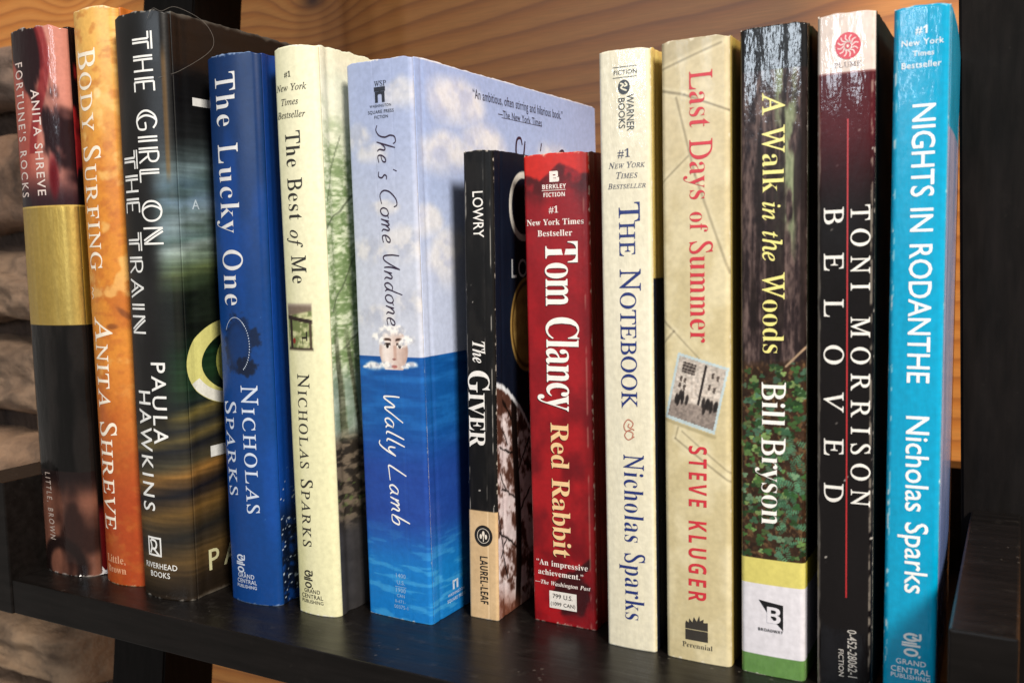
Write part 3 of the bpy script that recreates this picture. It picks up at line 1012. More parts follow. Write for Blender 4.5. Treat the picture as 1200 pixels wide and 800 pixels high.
def art5c(s, v):
    n = fbm(s / 8, v / 4.6, 5, 73)
    n2 = fbm(s / 2.0, v / .9, 4, 74)
    pale = mix(full(s, '#d3d7c2'), full(s, '#e6e6d3'), n)
    green = mix(full(s, '#71885a'), full(s, '#d3dcc0'), sst(.34, .68, n * .45 + n2 * .55))
    col = mix(green, pale, sst(158, 205, v + 16 * (n - .5)))
    trunk = mix(full(s, '#2b2a22'), full(s, '#6d715a'), n2)
    tr = np.maximum(sst(2.4, 1.4, np.abs(s - (9 - (v - 60) * 0.07) + 2 * (fbm(s * 0, v / 14, 2, 5) - .5))), sst(1.6, .8, np.abs(s - (16 - (v - 80) * 0.16))))
    col = mix(col, trunk, tr * .8 * sst(118, 96, v) * sst(66, 74, v))
    col = mix(col, mix(full(s, '#5f7266'), full(s, '#a8b8ae'), n), sst(100, 88, v) * sst(66, 72, v) * (1 - tr) * .8)
    for (a, b, wd) in (((2, 150), (30, 172), .7), ((4, 118), (26, 150), .6), ((10, 104), (38, 120), .8), ((3, 160), (12, 185), .4), ((12, 128), (30, 126), .4)):
        col = mix(col, full(s, '#4a5340'), sst(wd, wd * .3, seg_d(s, v + 3 * (n - .5), a, b)) * .6)
    root = mix(full(s, '#2a251f'), full(s, '#6d6152'), sst(.42, .62, fbm(s / 5.0 + v / 8, v / 2.2, 5, 75)))
    col = mix(col, root, sst(74, 66, v))
    col = mix(col, full(s, '#5b6a3c'), sst(.6, .75, n2) * sst(58, 50, v) * sst(36, 44, v) * .8)
    col = mix(col, mix(full(s, '#2c2b2c'), full(s, '#3f3d3e'), n), sst(40, 30, v))
    return col


# 6 blue sky over a blue sea, a face between small clouds
def clouds(x, v, seed, lumps):
    m = 0.0
    for (a, b, r, q) in lumps:
        d = np.hypot((x - a) / r, (v - b) / (r * q))
        m = np.maximum(m, sst(1.05, .55, d + .42 * (fbm(x / (r * .6), v / (r * .6), 4, seed) - .5)) * sst(-1.0, .1, (v - b) / (r * q)))
    return m


def sea(x, v):
    n = fbm(x / 16, v / 3.0, 4, 82)
    col = mix(full(x, '#12549f'), full(x, '#1c66b4'), sst(.35, .7, n))
    col = mix(col, full(x, '#253f96'), sst(80, 55, v) * .75)
    col = mix(col, full(x, '#1678c6'), sst(42, 18, v))
    rip = sst(.50, .68, fbm(x / 9 + v / 14, v / 1.5, 4, 83))
    col = mix(col, full(x, '#4aa6e0'), rip * sst(42, 16, v) * .6)
    col = mix(col, full(x, '#0a3f86'), sst(.55, .75, fbm(x / 12, v / 1.2, 3, 84)) * sst(40, 80, v) * .25)
    return col


def sky6(x, v):
    col = mix(full(x, '#c8cddc'), full(x, '#a3b0d4'), sst(120, 205, v))
    return col


def art6(u, v):
    col = sky6(u, v)
    cm = clouds(u, v, 85, [(24, 196, 9, .9), (4, 182, 9, .7), (12, 176, 10, .5), (24, 142, 12, .75), (8, 140, 10, .7), (27, 120, 9, .8), (10, 116, 11, .5), (16, 156, 8, .5)])
    shade = fbm(u / 5, v / 5, 4, 86)
    cl = mix(full(u, '#b3b8c9'), full(u, '#e2dedb'), sst(.3, .65, shade))
    col = mix(col, cl, cm * .7)
    col = np.where((v < 101.3)[..., None], sea(u, v), col)
    # face
    fx, fy = (u - 17.6) / 6.5, (v - 103.2) / 9.3
    f = sst(1.05, .97, np.hypot(fx * (1 + .16 * (fy < 0) * np.abs(fy)), fy))
    skin = mix(full(u, '#cdb3a8'), full(u, '#f0e4dd'), sst(.9, -.5, fx + .15))
    skin = mix(skin, full(u, '#a88678'), sst(.6, .98, np.abs(fx)) * .5)
    skin = mix(skin, full(u, '#b58c7c'), sst(.16, .05, np.abs(fx - .04 - .08)) * (fy < .25) * (fy > -.35) * .6)
    for ex in (-.40, .46):
        skin = mix(skin, full(u, '#f3efe9'), sst(1, .7, np.hypot((fx - ex) / .23, (fy - .22) / .10)))
        skin = mix(skin, full(u, '#2a1d1a'), sst(1.05, .8, np.hypot((fx - ex) / .11, (fy - .23) / .11)))
        skin = mix(skin, full(u, '#33241f'), sst(.06, .03, np.abs(fy - .32 + .35 * (fx - ex) ** 2)) * (np.abs(fx - ex) < .25))
        skin = mix(skin, full(u, '#4a332b'), sst(.07, .03, np.abs(fy - .50 + .5 * (fx - ex) ** 2)) * (np.abs(fx - ex) < .28))
    skin = mix(skin, full(u, '#7d4a44'), sst(1, .6, np.hypot((fx - .03) / .16, (fy + .30) / .05)) * .8)
    skin = mix(skin, full(u, '#a8605a'), sst(1, .7, np.hypot((fx - .03) / .25, (fy + .60) / .085)) * .85)
    col = mix(col, skin, f * (v > 96.4))
    wm = clouds(u, v, 88, [(10.5, 108.5, 3.4, .7), (15, 111, 4.2, .75), (20, 110.8, 3.8, .7), (24.2, 107.4, 3.8, .7), (22.2, 106.2, 2.6, .8), (12.3, 106.6, 2.2, .9),
                           (8, 97.3, 5.2, .42), (13.4, 97.8, 4.0, .5), (4.6, 97.0, 2.6, .4), (25.2, 98.4, 3.4, .5), (22.6, 97.5, 2.2, .5)])
    wcol = mix(full(u, '#bcbec9'), full(u, '#faf8f4'), sst(.28, .56, fbm(u / 1.6, v / 1.4, 3, 89)))
    col = mix(col, wcol, wm * .97)
    # faint vertical fold lines of a read spine
    fold = 0.4 * np.maximum(sst(.35, .1, np.abs(u - 13.0)), sst(.35, .1, np.abs(u - 20.5))) * (.3 + .7 * fbm(u, v / 9, 2, 90))
    col = mix(col, full(u, '#dfe2ee'), fold * .10)
    return wear(col, u, v, 30.2, 210, .5, '#e9e6e4', 91)


def art6c(s, v):
    col = mix(full(s, '#c3cfec'), full(s, '#9db2e2'), sst(115, 205, v))
    cm = clouds(s, v, 92, [(30, 195, 24, .55), (48, 180, 22, .6), (20, 176, 20, .6), (62, 166, 20, .6), (110, 176, 22, .7), (128, 168, 20, .6), (22, 136, 20, .8), (46, 130, 20, .7), (6, 150, 14, .6), (90, 140, 26, .6)])
    shade = fbm(s / 9, v / 8, 4, 93)
    col = mix(col, mix(full(s, '#c4cae2'), full(s, '#f0eeee'), sst(.3, .68, shade)), cm * .75)
    col = np.where((v < 101.3 - 0.0 * s)[..., None], sea(s + 30, v), col)
    e = sst(.6, .15, np.minimum(210 - v, 153 - s))
    col = mix(col, full(s, '#f0edec'), e * .8)
    return col


# 7 black paperback
def art7(u, v):
    col = mix(full(u, '#0d0c0c'), full(u, '#1a1817'), sst(.4, .7, fbm(u / 3, v / 12, 3, 101)))
    ln = np.maximum(sst(.3, .08, np.abs(u - .9)), np.maximum(sst(.28, .05, np.abs(u - 8.4)) * .5, sst(.3, .05, np.abs(u - 11.2))))
    n = fbm(u / .6, v / 7, 4, 102)
    col = mix(col, full(u, '#b9b3aa'), ln * sst(.50, .68, n) * .8)
    col = specks(col, u, v, .80, '#b5afa8', .5, 103)
    tan = mix(full(u, '#c9a87c'), full(u, '#d8b98f'), fbm(u / 6, v / 9, 3, 104))
    tan = mix(tan, full(u, '#e4cba8'), sst(.4, .1, np.abs(u - 8.6)) * .5)
    col = np.where((v < 42.2)[..., None], tan, col)
    return wear(col, u, v, 12.5, 176, .9, '#d8cfc2', 105)


def art7c(s, v):
    nav = mix(full(s, '#0a0f1d'), full(s, '#121a2c'), fbm(s / 9, v / 20, 3, 106))
    # torn edge of a snow scene that fills the lower part
    tear = 90 - 0.012 * s ** 2 * 1.5 - 0.25 * s + 1.6 * (fbm(s / 2, s * 0 + 3, 3, 107) - .5)
    n = fbm(s / 2.4, v / 2.8, 5, 108)
    snow = mix(full(s, '#c3b2b6'), full(s, '#efe7e9'), n)
    tw = sst(.44, .62, fbm(s / 5 + v / 16, v / 6.0, 5, 109) * .7 + .3 * fbm(s / 1.6, v / 1.9, 3, 108) + .12 * sst(50, 85, v))
    snow = mix(snow, full(s, '#46281e'), tw * .93)
    tk = np.maximum(sst(2.6, 1.8, np.abs(s - (16 + 1.5 * np.sin(v / 17)))), sst(.5, .25, np.abs(s - (4 + (v - 30) * -.25))) * (np.abs(v - 32) < 18))
    for (a, b, wd) in (((16, 70), (6, 84), .5), ((16, 62), (3, 66), .45), ((16, 52), (27, 66), .5), ((16, 44), (4, 50), .4), ((16, 36), (28, 46), .45), ((16, 24), (2, 34), .5), ((9, 66), (5, 74), .3), ((8, 48), (3, 56), .3), ((8, 30), (3, 24), .3), ((22, 58), (26, 54), .3)):
        tk = np.maximum(tk, sst(wd + .2, wd * .4, seg_d(s, v + 2.2 * (fbm(s / 3, v / 3, 2, 112) - .5), a, b)))
    snow = mix(snow, full(s, '#140c0a'), tk)
    snow = mix(snow, full(s, '#7d4a38'), sst(16, 4, v + .4 * s) * .7)
    col = np.where((v < tear)[..., None], snow, nav)
    rim = sst(1.5, .6, np.abs(v - tear - .6)) * (s > .8)
    col = mix(col, full(s, '#dfe3ea'), rim)
    # old medal
    d = np.hypot((s - 27) / 15, (v - 111) / 19)
    gold = mix(full(s, '#8a6a35'), full(s, '#c2a15c'), fbm(s / 4, v / 4, 3, 110))
    gold = mix(gold, full(s, '#5c4420'), sst(.06, .02, np.abs(d - .86)))
    col = mix(col, gold, sst(1.0, .96, d))
    # the white first letter of the cover lettering
    dl = np.hypot((s - 24) / 11.5, (v - 156.5) / 13.0)
    col = mix(col, full(s, '#d9d6cf'), sst(.04, .0, np.abs(dl - .92) - .08))
    e = sst(.55, .2, s) * sst(.4, .55, fbm(s, v / 8, 3, 111))
    return mix(col, full(s, '#d8d2c8'), e)


# 8 red paperback
def art8(u, v):
    n = fbm(u / 9, v / 12, 4, 121)
    col = mix(full(u, '#6e0a13'), full(u, '#9f141b'), sst(.3, .7, n))
    col = mix(col, full(u, '#9c1620'), sst(60, 110, v) * .6)
    # brighter ragged stain along the top over a dark band
    drip = 170.0 - 2.4 * fbm(u / 4, u * 0 + 2, 3, 122) * 2 - 2.2 * np.sin(u / 3.2)
    col = mix(col, full(u, '#3a0a0c'), sst(10, 0, np.abs(v - drip + 2.5)) * .75 * sst(.2, .6, fbm(u / 3, v / 3, 3, 123)))
    col = mix(col, full(u, '#c9281f'), sst(drip - .4, drip + .6, v))
    # dark bird shape low on the spine
    d = np.hypot((u - 16.5) / 9, (v - 12) / 9) + .6 * (fbm(u / 4, v / 4, 3, 124) - .5)
    col = mix(col, full(u, '#37080b'), sst(.95, .75, d))
    col = mix(col, full(u, '#37080b'), sst(2.6, 1.2, np.abs(v - (18 + (u - 16) * .9))) * (u > 15) * (u < 24))
    e = sst(.5, .1, np.abs(u - 23.9)) * sst(.45, .6, fbm(u, v / 6, 3, 125))
    col = mix(col, full(u, '#c9a08a'), e * .5)
    return wear(col, u, v, 25.8, 174, 1.2, '#d8c9b8', 126)


def art8c(s, v): return mix(full(s, '#8e1519'), full(s, '#5d0c11'), fbm(s / 8, v / 11, 3, 127))


# 9 cream paperback
def art9(u, v):
    col = mix(full(u, '#e0d9bf'), full(u, '#ebe6d2'), fbm(u / 12, v / 40, 3, 131))
    col = mix(col, full(u, '#d3c592'), sst(.8, .0, 18.2 - u) * .6)
    return wear(col, u, v, 18.2, 205, .8, '#f2eee0', 132)


def art9c(s, v):
    y = mix(full(s, '#d9c67e'), full(s, '#c7ae63'), fbm(s / 9, v / 20, 3, 133))
    return np.where((v < 129.5)[..., None], full(s, '#1b2130'), y)


# 10 buff paperback with torn paper, envelope lines and a snapshot
def seg_d(u, v, a, b):
    ax, ay = a; bx, by = b
    dx, dy = bx - ax, by - ay
    t = np.clip(((u - ax) * dx + (v - ay) * dy) / (dx * dx + dy * dy), 0, 1)
    return np.hypot(u - ax - t * dx, v - ay - t * dy)


def art10(u, v):
    n = fbm(u / 7, v / 9, 5, 141)
    col = mix(full(u, '#cbbd93'), full(u, '#dbcfa9'), sst(.3, .7, n))
    col = mix(col, full(u, '#cfc0a0'), sst(120, 190, v) * .5)
    col = mix(col, full(u, '#b7aa8a'), sst(0, 2, v - (196.5 + .33 * u)) * .8)
    for a, b, wd, k in (((0, 196.5), (20, 203), .35, .55), ((0, 190), (8, 188), .5, .75), ((8, 188), (22.4, 182), .32, .8), ((5.3, 187.3), (11.4, 162.4), .4, .55), ((11.4, 162.4), (22.4, 130.8), .45, .5), ((0, 160.3), (9.2, 168.5), .32, .5),
                        ((0, 115.4), (3.8, 111.8), .4, .6), ((3.8, 111.8), (0, 107.7), .4, .55), ((3.8, 111.8), (12.4, 103), .28, .45), ((5, 79.8), (4, 76), .3, .5), ((4, 76), (24, 61.5), .35, .6), ((6.4, 78.5), (24, 64.3), .28, .5), ((17, 62), (17.6, 48), .25, .0)):
        d = seg_d(u, v, a, b)
        col = mix(col, full(u, '#6e6552'), sst(wd + .25, wd * .2, d) * k * .8)
        col = mix(col, full(u, '#ece2c0'), sst(.9, .1, np.abs(d - wd - .5)) * k * .35)
    # snapshot
    A, B, Dp = np.array((5.2, 104.9)), np.array((22.2, 100.2)), np.array((0.4, 82.9))
    ex, ey = B - A, Dp - A
    det = ex[0] * ey[1] - ex[1] * ey[0]
    px, py = u - A[0], v - A[1]
    a = (px * ey[1] - py * ey[0]) / det
    b = (ex[0] * py - ex[1] * px) / det
    ins = (a > 0) & (a < 1) & (b > 0) & (b < 1)
    n2 = fbm(u / 1.2, v / 1.2, 3, 142)
    pic = mix(full(u, '#b9aca0'), full(u, '#d9d0c6'), n2)
    pic = mix(pic, full(u, '#8d8078'), sst(.70, .74, b + .1 * a) * .9)
    pic = mix(pic, full(u, '#3b312c'), ((a > .14) & (a < .40) & (b > .10) & (b < .26)) * (0.45 + .55 * (np.sin(b * 130) > 0)))
    pic = mix(pic, full(u, '#2b2422'), sst(.03, .015, np.abs(a - .58)) * (b < .66) * (b > .06))
    for (wx, wy) in ((.16, .36), (.24, .37), (.16, .46), (.25, .47), (.74, .18), (.84, .2), (.72, .36), (.82, .38)):
        pic = mix(pic, full(u, '#5d524b'), ((np.abs(a - wx) < .025) & (np.abs(b - wy) < .04)))
    rs = np.random.RandomState(5)
    for k in range(16):
        ca = .12 + .30 * rs.rand() if k < 7 else .66 + .27 * rs.rand()
        cb = .58 + .12 * rs.rand()
        pic = mix(pic, full(u, '#1f1917'), sst(1.2, .7, np.hypot((a - ca) / .035, (b - cb) / .085)) * .9)
    pic = pic * (.80 + .4 * fbm(u / .7, v / .7, 2, 144))[..., None] * (1.05 - .22 * np.hypot(a - .5, b - .5))[..., None]
    bord = (a < .045) | (a > .955) | (b < .04) | (b > .95)
    pic = np.where(bord[..., None], full(u, '#bccdd0'), pic)
    col = np.where(ins[..., None], pic, col)
    sh = seg_d(u, v, (0.2, 82.3), (17.3, 77.3))
    col = mix(col, full(u, '#8f835f'), sst(1.0, .2, sh) * .5 * (~ins))
    return wear(col, u, v, 22.4, 205.4, .8, '#e8dfc6', 143)


def art10c(s, v): return mix(full(s, '#b9a45c'), full(s, '#8d7a3c'), sst(2, 9, s))


# 11 tree bark above clover leaves, yellow, white and green bands below
def splat_leaves(U, V, w):
    rs = np.random.RandomState(4)
    shape = U.shape
    base = mix(full(U, '#1d120c'), full(U, '#4a3322'), fbm(U / 1.6, V / 1.2, 4, 151))
    litter = sst(.55, .72, fbm(U / .9 + V / 3, V / 1.4, 4, 152))
    base = mix(base, full(U, '#8a6a45'), litter * .55)
    col = base
    greens = ['#2f5d2b', '#3f7436', '#5a8f43', '#79a858', '#9bbd6c', '#3d6b4a', '#5f9272', '#26491f', '#88b286']
    us = U[0]; vs = V[:, 0]
    for k in range(620):
        cu, cv = rs.rand() * w, 39 + rs.rand() * 66
        dens = .25 + .75 * vnoise(np.array(cu / 7.0), np.array(cv / 9.0), 155)
        if rs.rand() > dens * (1.0 if cv > 52 else .55) * (1.0 if cv < 100 else .5): continue
        g = hexc(greens[rs.randint(len(greens))]) * (0.55 + .4 * rs.rand()) * .9 + .03
        sz = .65 + .6 * rs.rand()
        a0 = rs.rand() * 6.28
        i0, i1 = np.searchsorted(us, [cu - 2.6, cu + 2.6]); j0, j1 = np.searchsorted(vs, [cv - 2.6, cv + 2.6])
        if i1 <= i0 or j1 <= j0: continue
        uu, vv = U[j0:j1, i0:i1], V[j0:j1, i0:i1]
        m = 0.0
        fern = cu > w * .55 and cv < 78 and rs.rand() < .6
        if fern:
            ca, sa = math.cos(a0), math.sin(a0)
            p, q = (uu - cu) * ca + (vv - cv) * sa, -(uu - cu) * sa + (vv - cv) * ca
            m = sst(1.0, .7, np.hypot(p / 2.2, q / (.9 * sz))) * (np.sin(p * 9) > -.2)
            g = hexc('#4f7d5e') * (.7 + .5 * rs.rand())
        else:
            for t in range(3):
                an = a0 + t * 2.094
                lx, ly = cu + math.cos(an) * sz * .72, cv + math.sin(an) * sz * .6
                m = np.maximum(m, sst(1.05, .8, np.hypot((uu - lx) / (sz * .72), (vv - ly) / (sz * .58))))
        c0 = col[j0:j1, i0:i1]
        sh = np.clip(m, 0, 1)
        col[j0:j1, i0:i1] = mix(c0, np.broadcast_to(g, c0.shape), sh * .95)
    return col


def art11(u, v):
    g = fbm(u / 1.1, v / 13, 5, 156)
    g2 = fbm(u / .7, v / 2.2, 4, 157)
    bark = mix(full(u, '#241a1c'), full(u, '#6d5a55'), sst(.32, .72, g * .6 + g2 * .4))
    lich = sst(.45, .66, fbm(u / 3, v / 10, 4, 158)) * sst(4, 2, np.abs(u - 14.2)) * sst(125, 150, v)
    bark = mix(bark, mix(full(u, '#6f7d5c'), full(u, '#a9b08c'), g2), lich * .9)
    bark = mix(bark, full(u, '#1c1312'), sst(1.4, .3, np.abs(u - 19.5)) * .8)
    bark = mix(bark, full(u, '#1c1413'), sst(.55, .72, fbm(u / 2.2, v / 40, 3, 159)) * .75)
    leaf = splat_leaves(u, v, 20.5)
    m = sst(101, 104, v + 5 * (fbm(u / 2.5, v / 2.5, 3, 160) - .5))
    col = mix(leaf, bark, m)
    tw = seg_d(u, v, (14.5, 101.5), (20.3, 107.5))
    col = mix(col, full(u, '#a58a70'), sst(.5, .2, tw))
    blk = mix(full(u, '#0f0f10'), full(u, '#1c1c1e'), g2)
    col = np.where((v > 192.6)[..., None], blk, col)
    col = np.where(((v < 39))[..., None], full(u, '#d9ce72'), col)
    col = np.where((v < 30.4)[..., None], full(u, '#e2dfe6'), col)
    col = np.where((v < 6.7)[..., None], mix(full(u, '#5d8746'), full(u, '#699250'), g2), col)
    return wear(col, u, v, 20.4, 206, .5, '#d6d2c8', 161)


def art11c(s, v):
    col = mix(full(s, '#0c0b0a'), full(s, '#1e2614'), fbm(s / 5, v / 7, 3, 162))
    col = np.where((v < 39)[..., None], full(s, '#a39a3a'), col)
    col = np.where((v < 30.4)[..., None], full(s, '#a9a9b4'), col)
    return np.where((v < 6.7)[..., None], full(s, '#54793e'), col)


# 12 black paperback with a white head
def art12(u, v):
    n = fbm(u / 6, v / 30, 4, 171)
    col = mix(full(u, '#0c090a'), full(u, '#151112'), n)
    col = mix(col, full(u, '#4d141b'), sst(146, 178, v + 6 * (n - .5)))
    col = np.where((v > 189.4)[..., None], mix(full(u, '#d9c9c0'), full(u, '#e6dad2'), n), col)
    col = np.where((np.abs(v - 189.5) < .3)[..., None], full(u, '#8d5a58'), col)
    e = np.maximum(sst(.9, .3, u - .2 + .9 * (fbm(u, v / 5, 3, 172) - .5)), sst(.45, .1, np.abs(u - 15.6)) * sst(.42, .6, fbm(u, v / 2.6, 3, 173)))
    col = mix(col, full(u, '#bfb4a4'), e * .6)
    col = specks(col, u, v, .80, '#c9c2ba', .45, 174)
    return wear(col, u, v, 16.4, 206.8, 1.0, '#d8d0c4', 175)


def art12c(s, v): return mix(full(s, '#0e1413'), full(s, '#142220'), fbm(s / 7, v / 30, 3, 176))


# 13 turquoise paperback
def art13(u, v):
    n = fbm(u / 8, v / 40, 3, 181)
    col = mix(full(u, '#009ac6'), full(u, '#03a6d2'), n)
    col = mix(col, full(u, '#dff4f8'), sst(.5, .15, np.abs(u - .8)) * sst(.58, .68, fbm(u / .5, v / 3, 4, 182)))
    return wear(col, u, v, 14.9, 206, .9, '#d8eef2', 183)


def art13c(s, v):
    col = mix(full(s, '#8f9fc8'), full(s, '#b3b6d6'), sst(.3, .7, fbm(s / 5, v / 40, 3, 184)))
    col = mix(col, full(s, '#5673b4'), sst(90, 40, v) * .7)
    return np.where((v > 172)[..., None], full(s, '#12a4d2'), col)


# ------------------------------------------------------------------ the printed words: book, part, type style, words, then millimetres on the spine
VT=[
(1,'title','sans',"FORTUNE'S ROCKS",6.42,225.2,6.14,4.82,168.0,0.25),
(1,'author_name','sans','ANITA SHREVE',17.36,213.0,4.75,17.74,168.2,0.12),
(1,'publisher_name','sans','LITTLE, BROWN',8.25,45.9,4.16,9.47,15.5,0.3),
(2,'title','R','^Body ^Surfing',5.17,226.4,11.45,5.03,135.6,0.06),
(2,'author_name','R','^Anita ^Shreve',5.71,116.0,11.38,4.17,23.8,0.03),
(3,'title','D','THE GIRL ON',13.98,227.6,9.17,14.96,145.4,0.1),
(3,'title','D','THE TRAIN',4.30,182.8,8.81,4.38,109.8,0.1),
(3,'author_name','sans','PAULA',15.12,98.3,6.94,14.90,65.0,0.2),
(3,'author_name','sans','HAWKINS',6.20,86.5,7.62,5.52,36.7,0.2),
(4,'title','R','The Lucky One',6.42,210.5,10.66,6.27,120.9,0.12),
(4,'author_name','R','^Nicholas',13.26,89.3,7.83,13.76,37.5,0.08),
(4,'author_name','R','^Sparks',2.89,82.3,7.09,3.41,43.8,0.08),
(5,'title','R','The Best _of_ Me',5.96,186.0,7.20,6.15,129.3,0.08),
(5,'author_name','R','^Nicholas ^Sparks',6.53,94.8,5.96,5.34,27.0,0.1),
(6,'title','H',"She's Come Undone",13.67,186.6,7.78,15.21,112.9,0),
(6,'author_name','H','Wally Lamb',12.03,86.6,8.43,13.77,37.0,0),
(7,'author_name','sans','LOWRY',4.07,161.5,4.32,4.32,144.7,0),
(7,'title','BI','The',3.08,106.5,5.33,3.13,98.4,0),
(7,'title','B','~Giver',0.98,95.5,9.05,1.21,66.5,-0.02),
(8,'author_name','B','Tom Clancy',8.52,142.5,12.83,7.85,81.0,-0.06),
(8,'title','B','Red Rabbit',9.11,76.4,7.16,9.16,25.9,-0.02),
(9,'publisher_mark','sans','WARNER',10.22,190.2,2.52,10.21,178.2,0),
(9,'publisher_mark','sans','BOOKS',7.32,189.1,2.25,7.33,179.2,0),
(9,'title','R','^The ^Notebook',6.96,154.8,7.38,7.01,85.0,0.0),
(9,'author_name','R','Nicholas Sparks',7.42,69.1,7.26,7.21,10.6,0.06),
(10,'title','R','Last Days ;of; Summer',9.80,195.1,7.46,9.45,108.3,0.0),
(10,'author_name','SB','STEVE KLUGER',8.72,73.9,6.08,8.20,21.1,0.25),
(11,'title','R','A Walk _in the_ Woods',7.23,185.9,6.74,7.35,105.5,0),
(11,'author_name','R','Bill Bryson',7.07,96.4,7.43,6.91,50.4,-0.02),
(12,'title','R','BELOVED',2.08,150.2,5.71,2.25,59.8,1.35),
(12,'author_name','R','TONI MORRISON',9.85,150.6,5.37,10.24,59.3,0.45),
(12,'catalogue_number','sans','0-452-28062-1',9.28,19.9,2.63,9.59,4.7,0),
(12,'catalogue_number','sans','FICTION',6.63,13.2,1.53,6.78,4.5,0),
(13,'title','sans','NIGHTS IN RODANTHE',5.57,178.4,6.05,5.40,98.0,0),
(13,'author_name','sans','Nicholas Sparks',5.43,88.1,6.24,5.89,34.4,0),
(7,'publisher_mark','SB','LAUREL-LEAF',5.05,24.6,3.36,5.12,6.0,0),
]
HT=[
(2,'publisher_name','B','Little,',3.29,16.96,11.14),
(2,'publisher_name','B','Brown',3.61,17.09,6.61),
(3,'publisher_mark','sans','RIVERHEAD',5.06,22.99,13.81),
(3,'publisher_mark','sans','BOOKS',8.29,19.43,10.23),
(4,'publisher_mark','sans','GRAND',6.65,15.79,11.26),
(4,'publisher_mark','sans','CENTRAL',6.11,16.93,9.02),
(4,'publisher_mark','sans','PUBLISHING',5.93,16.82,6.86),
(5,'bestseller_note','I','#1',6.73,10.02,206.77),
(5,'bestseller_note','I','New York',0.58,16.70,201.95),
(5,'bestseller_note','I','Times',4.50,12.97,196.75),
(5,'bestseller_note','I','Bestseller',1.23,15.74,192.03),
(5,'publisher_mark','sans','GRAND',4.83,12.98,9.43),
(5,'publisher_mark','sans','CENTRAL',3.30,14.23,7.22),
(5,'publisher_mark','sans','PUBLISHING',3.38,14.28,5.17),
(6,'publisher_mark','R','WSP',13.68,19.14,201.40),
(6,'publisher_mark','sans','WASHINGTON',11.26,21.04,193.47),
(6,'publisher_mark','sans','SQUARE PRESS',10.34,22.07,191.32),
(6,'publisher_mark','sans','FICTION',13.24,19.46,189.47),
(6,'price_mark','sans','1400',14.60,19.08,17.28),
(6,'price_mark','sans','U.S.',14.87,18.55,14.58),
(6,'price_mark','sans','1900',14.31,18.80,11.53),
(6,'price_mark','sans','CAN',14.61,18.29,9.33),
(6,'price_mark','sans','0-671-',13.67,18.59,7.09),
(6,'price_mark','sans','00375-1',13.15,19.70,4.95),
(8,'publisher_mark','SB','BERKLEY',7.81,17.29,162.18),
(8,'publisher_mark','SB','FICTION',8.25,16.76,159.30),
(8,'bestseller_note','B','#1',10.20,13.96,154.01),
(8,'bestseller_note','B','New York Times',1.06,23.77,149.57),
(8,'bestseller_note','B','Bestseller',5.44,19.31,145.62),
(8,'review_quote','B','“An impressive',1.75,22.81,23.12),
(8,'review_quote','B','achievement.”',2.40,21.02,19.44),
(8,'review_quote','BI','—The Washington Post',0.94,23.80,15.47),
(8,'price_sticker','sans','799 U.S.',8.78,16.56,10.89),
(8,'price_sticker','sans','(1099 CAN)',7.62,17.71,7.94),
(9,'publisher_mark','sans','FICTION',5.76,13.85,197.45),
(9,'bestseller_note','B','#1',6.74,11.12,171.06),
(9,'bestseller_note','I','^New ^York',3.37,16.34,167.14),
(9,'bestseller_note','I','^Times',6.17,13.69,163.82),
(9,'bestseller_note','I','^Bestseller',2.97,16.43,160.30),
(10,'publisher_mark','R','Perennial',5.96,16.33,5.63),
(11,'publisher_mark','SB','BROADWAY',5.80,13.85,15.36),
(12,'publisher_mark','R','PLUME',4.96,12.63,191.81),
(13,'bestseller_note','SB','#1',5.86,9.02,199.15),
(13,'bestseller_note','sans','New York',2.30,13.35,195.79),
(13,'bestseller_note','sans','Times',5.30,10.87,192.68),
(13,'bestseller_note','sans','Bestseller',2.41,12.82,189.53),
(13,'publisher_mark','sans','GRAND',3.86,12.18,12.75),
(13,'publisher_mark','sans','CENTRAL',2.43,13.39,10.19),
(13,'publisher_mark','sans','PUBLISHING',2.47,13.43,8.19),
]

# ------------------------------------------------------------------ stand the books on the shelf
#   x, y, yaw, width, height, lean (all mm or radians)
PL = {1: (-392.70, -93.89, 0.009, 33.87, 239.0, 0.002), 2: (-353.09, -91.83, 0.001, 25.68, 242.5, 0.005), 3: (-324.09, -96.4, 0.012, 28.79, 235.4, 0.010),
      4: (-285.05, -85.02, 0.009, 26.56, 217.3, 0.006), 5: (-249.73, -83.97, 0.006, 20.51, 217.0, -0.002), 6: (-222.50, -74.05, -0.033, 30.20, 210.0, -0.007),
      7: (-184.20, -61.10, 0.007, 12.52, 176.3, 0.014), 8: (-160.34, -53.32, -0.003, 25.84, 174.0, -0.003), 9: (-126.53, -62.11, 0.0, 18.20, 205.0, -0.002),
      10: (-104.48, -62.58, -0.004, 22.42, 205.4, -0.002), 11: (-78.67, -62.81, 0.0, 20.43, 206.1, -0.002), 12: (-54.44, -62.81, 0.0, 16.39, 206.8, -0.006),
      13: (-34.96, -62.81, 0.0, 14.88, 206.0, 0.003)}
film = dict(crinkle=0.35, cscale=(170, 170, 60))
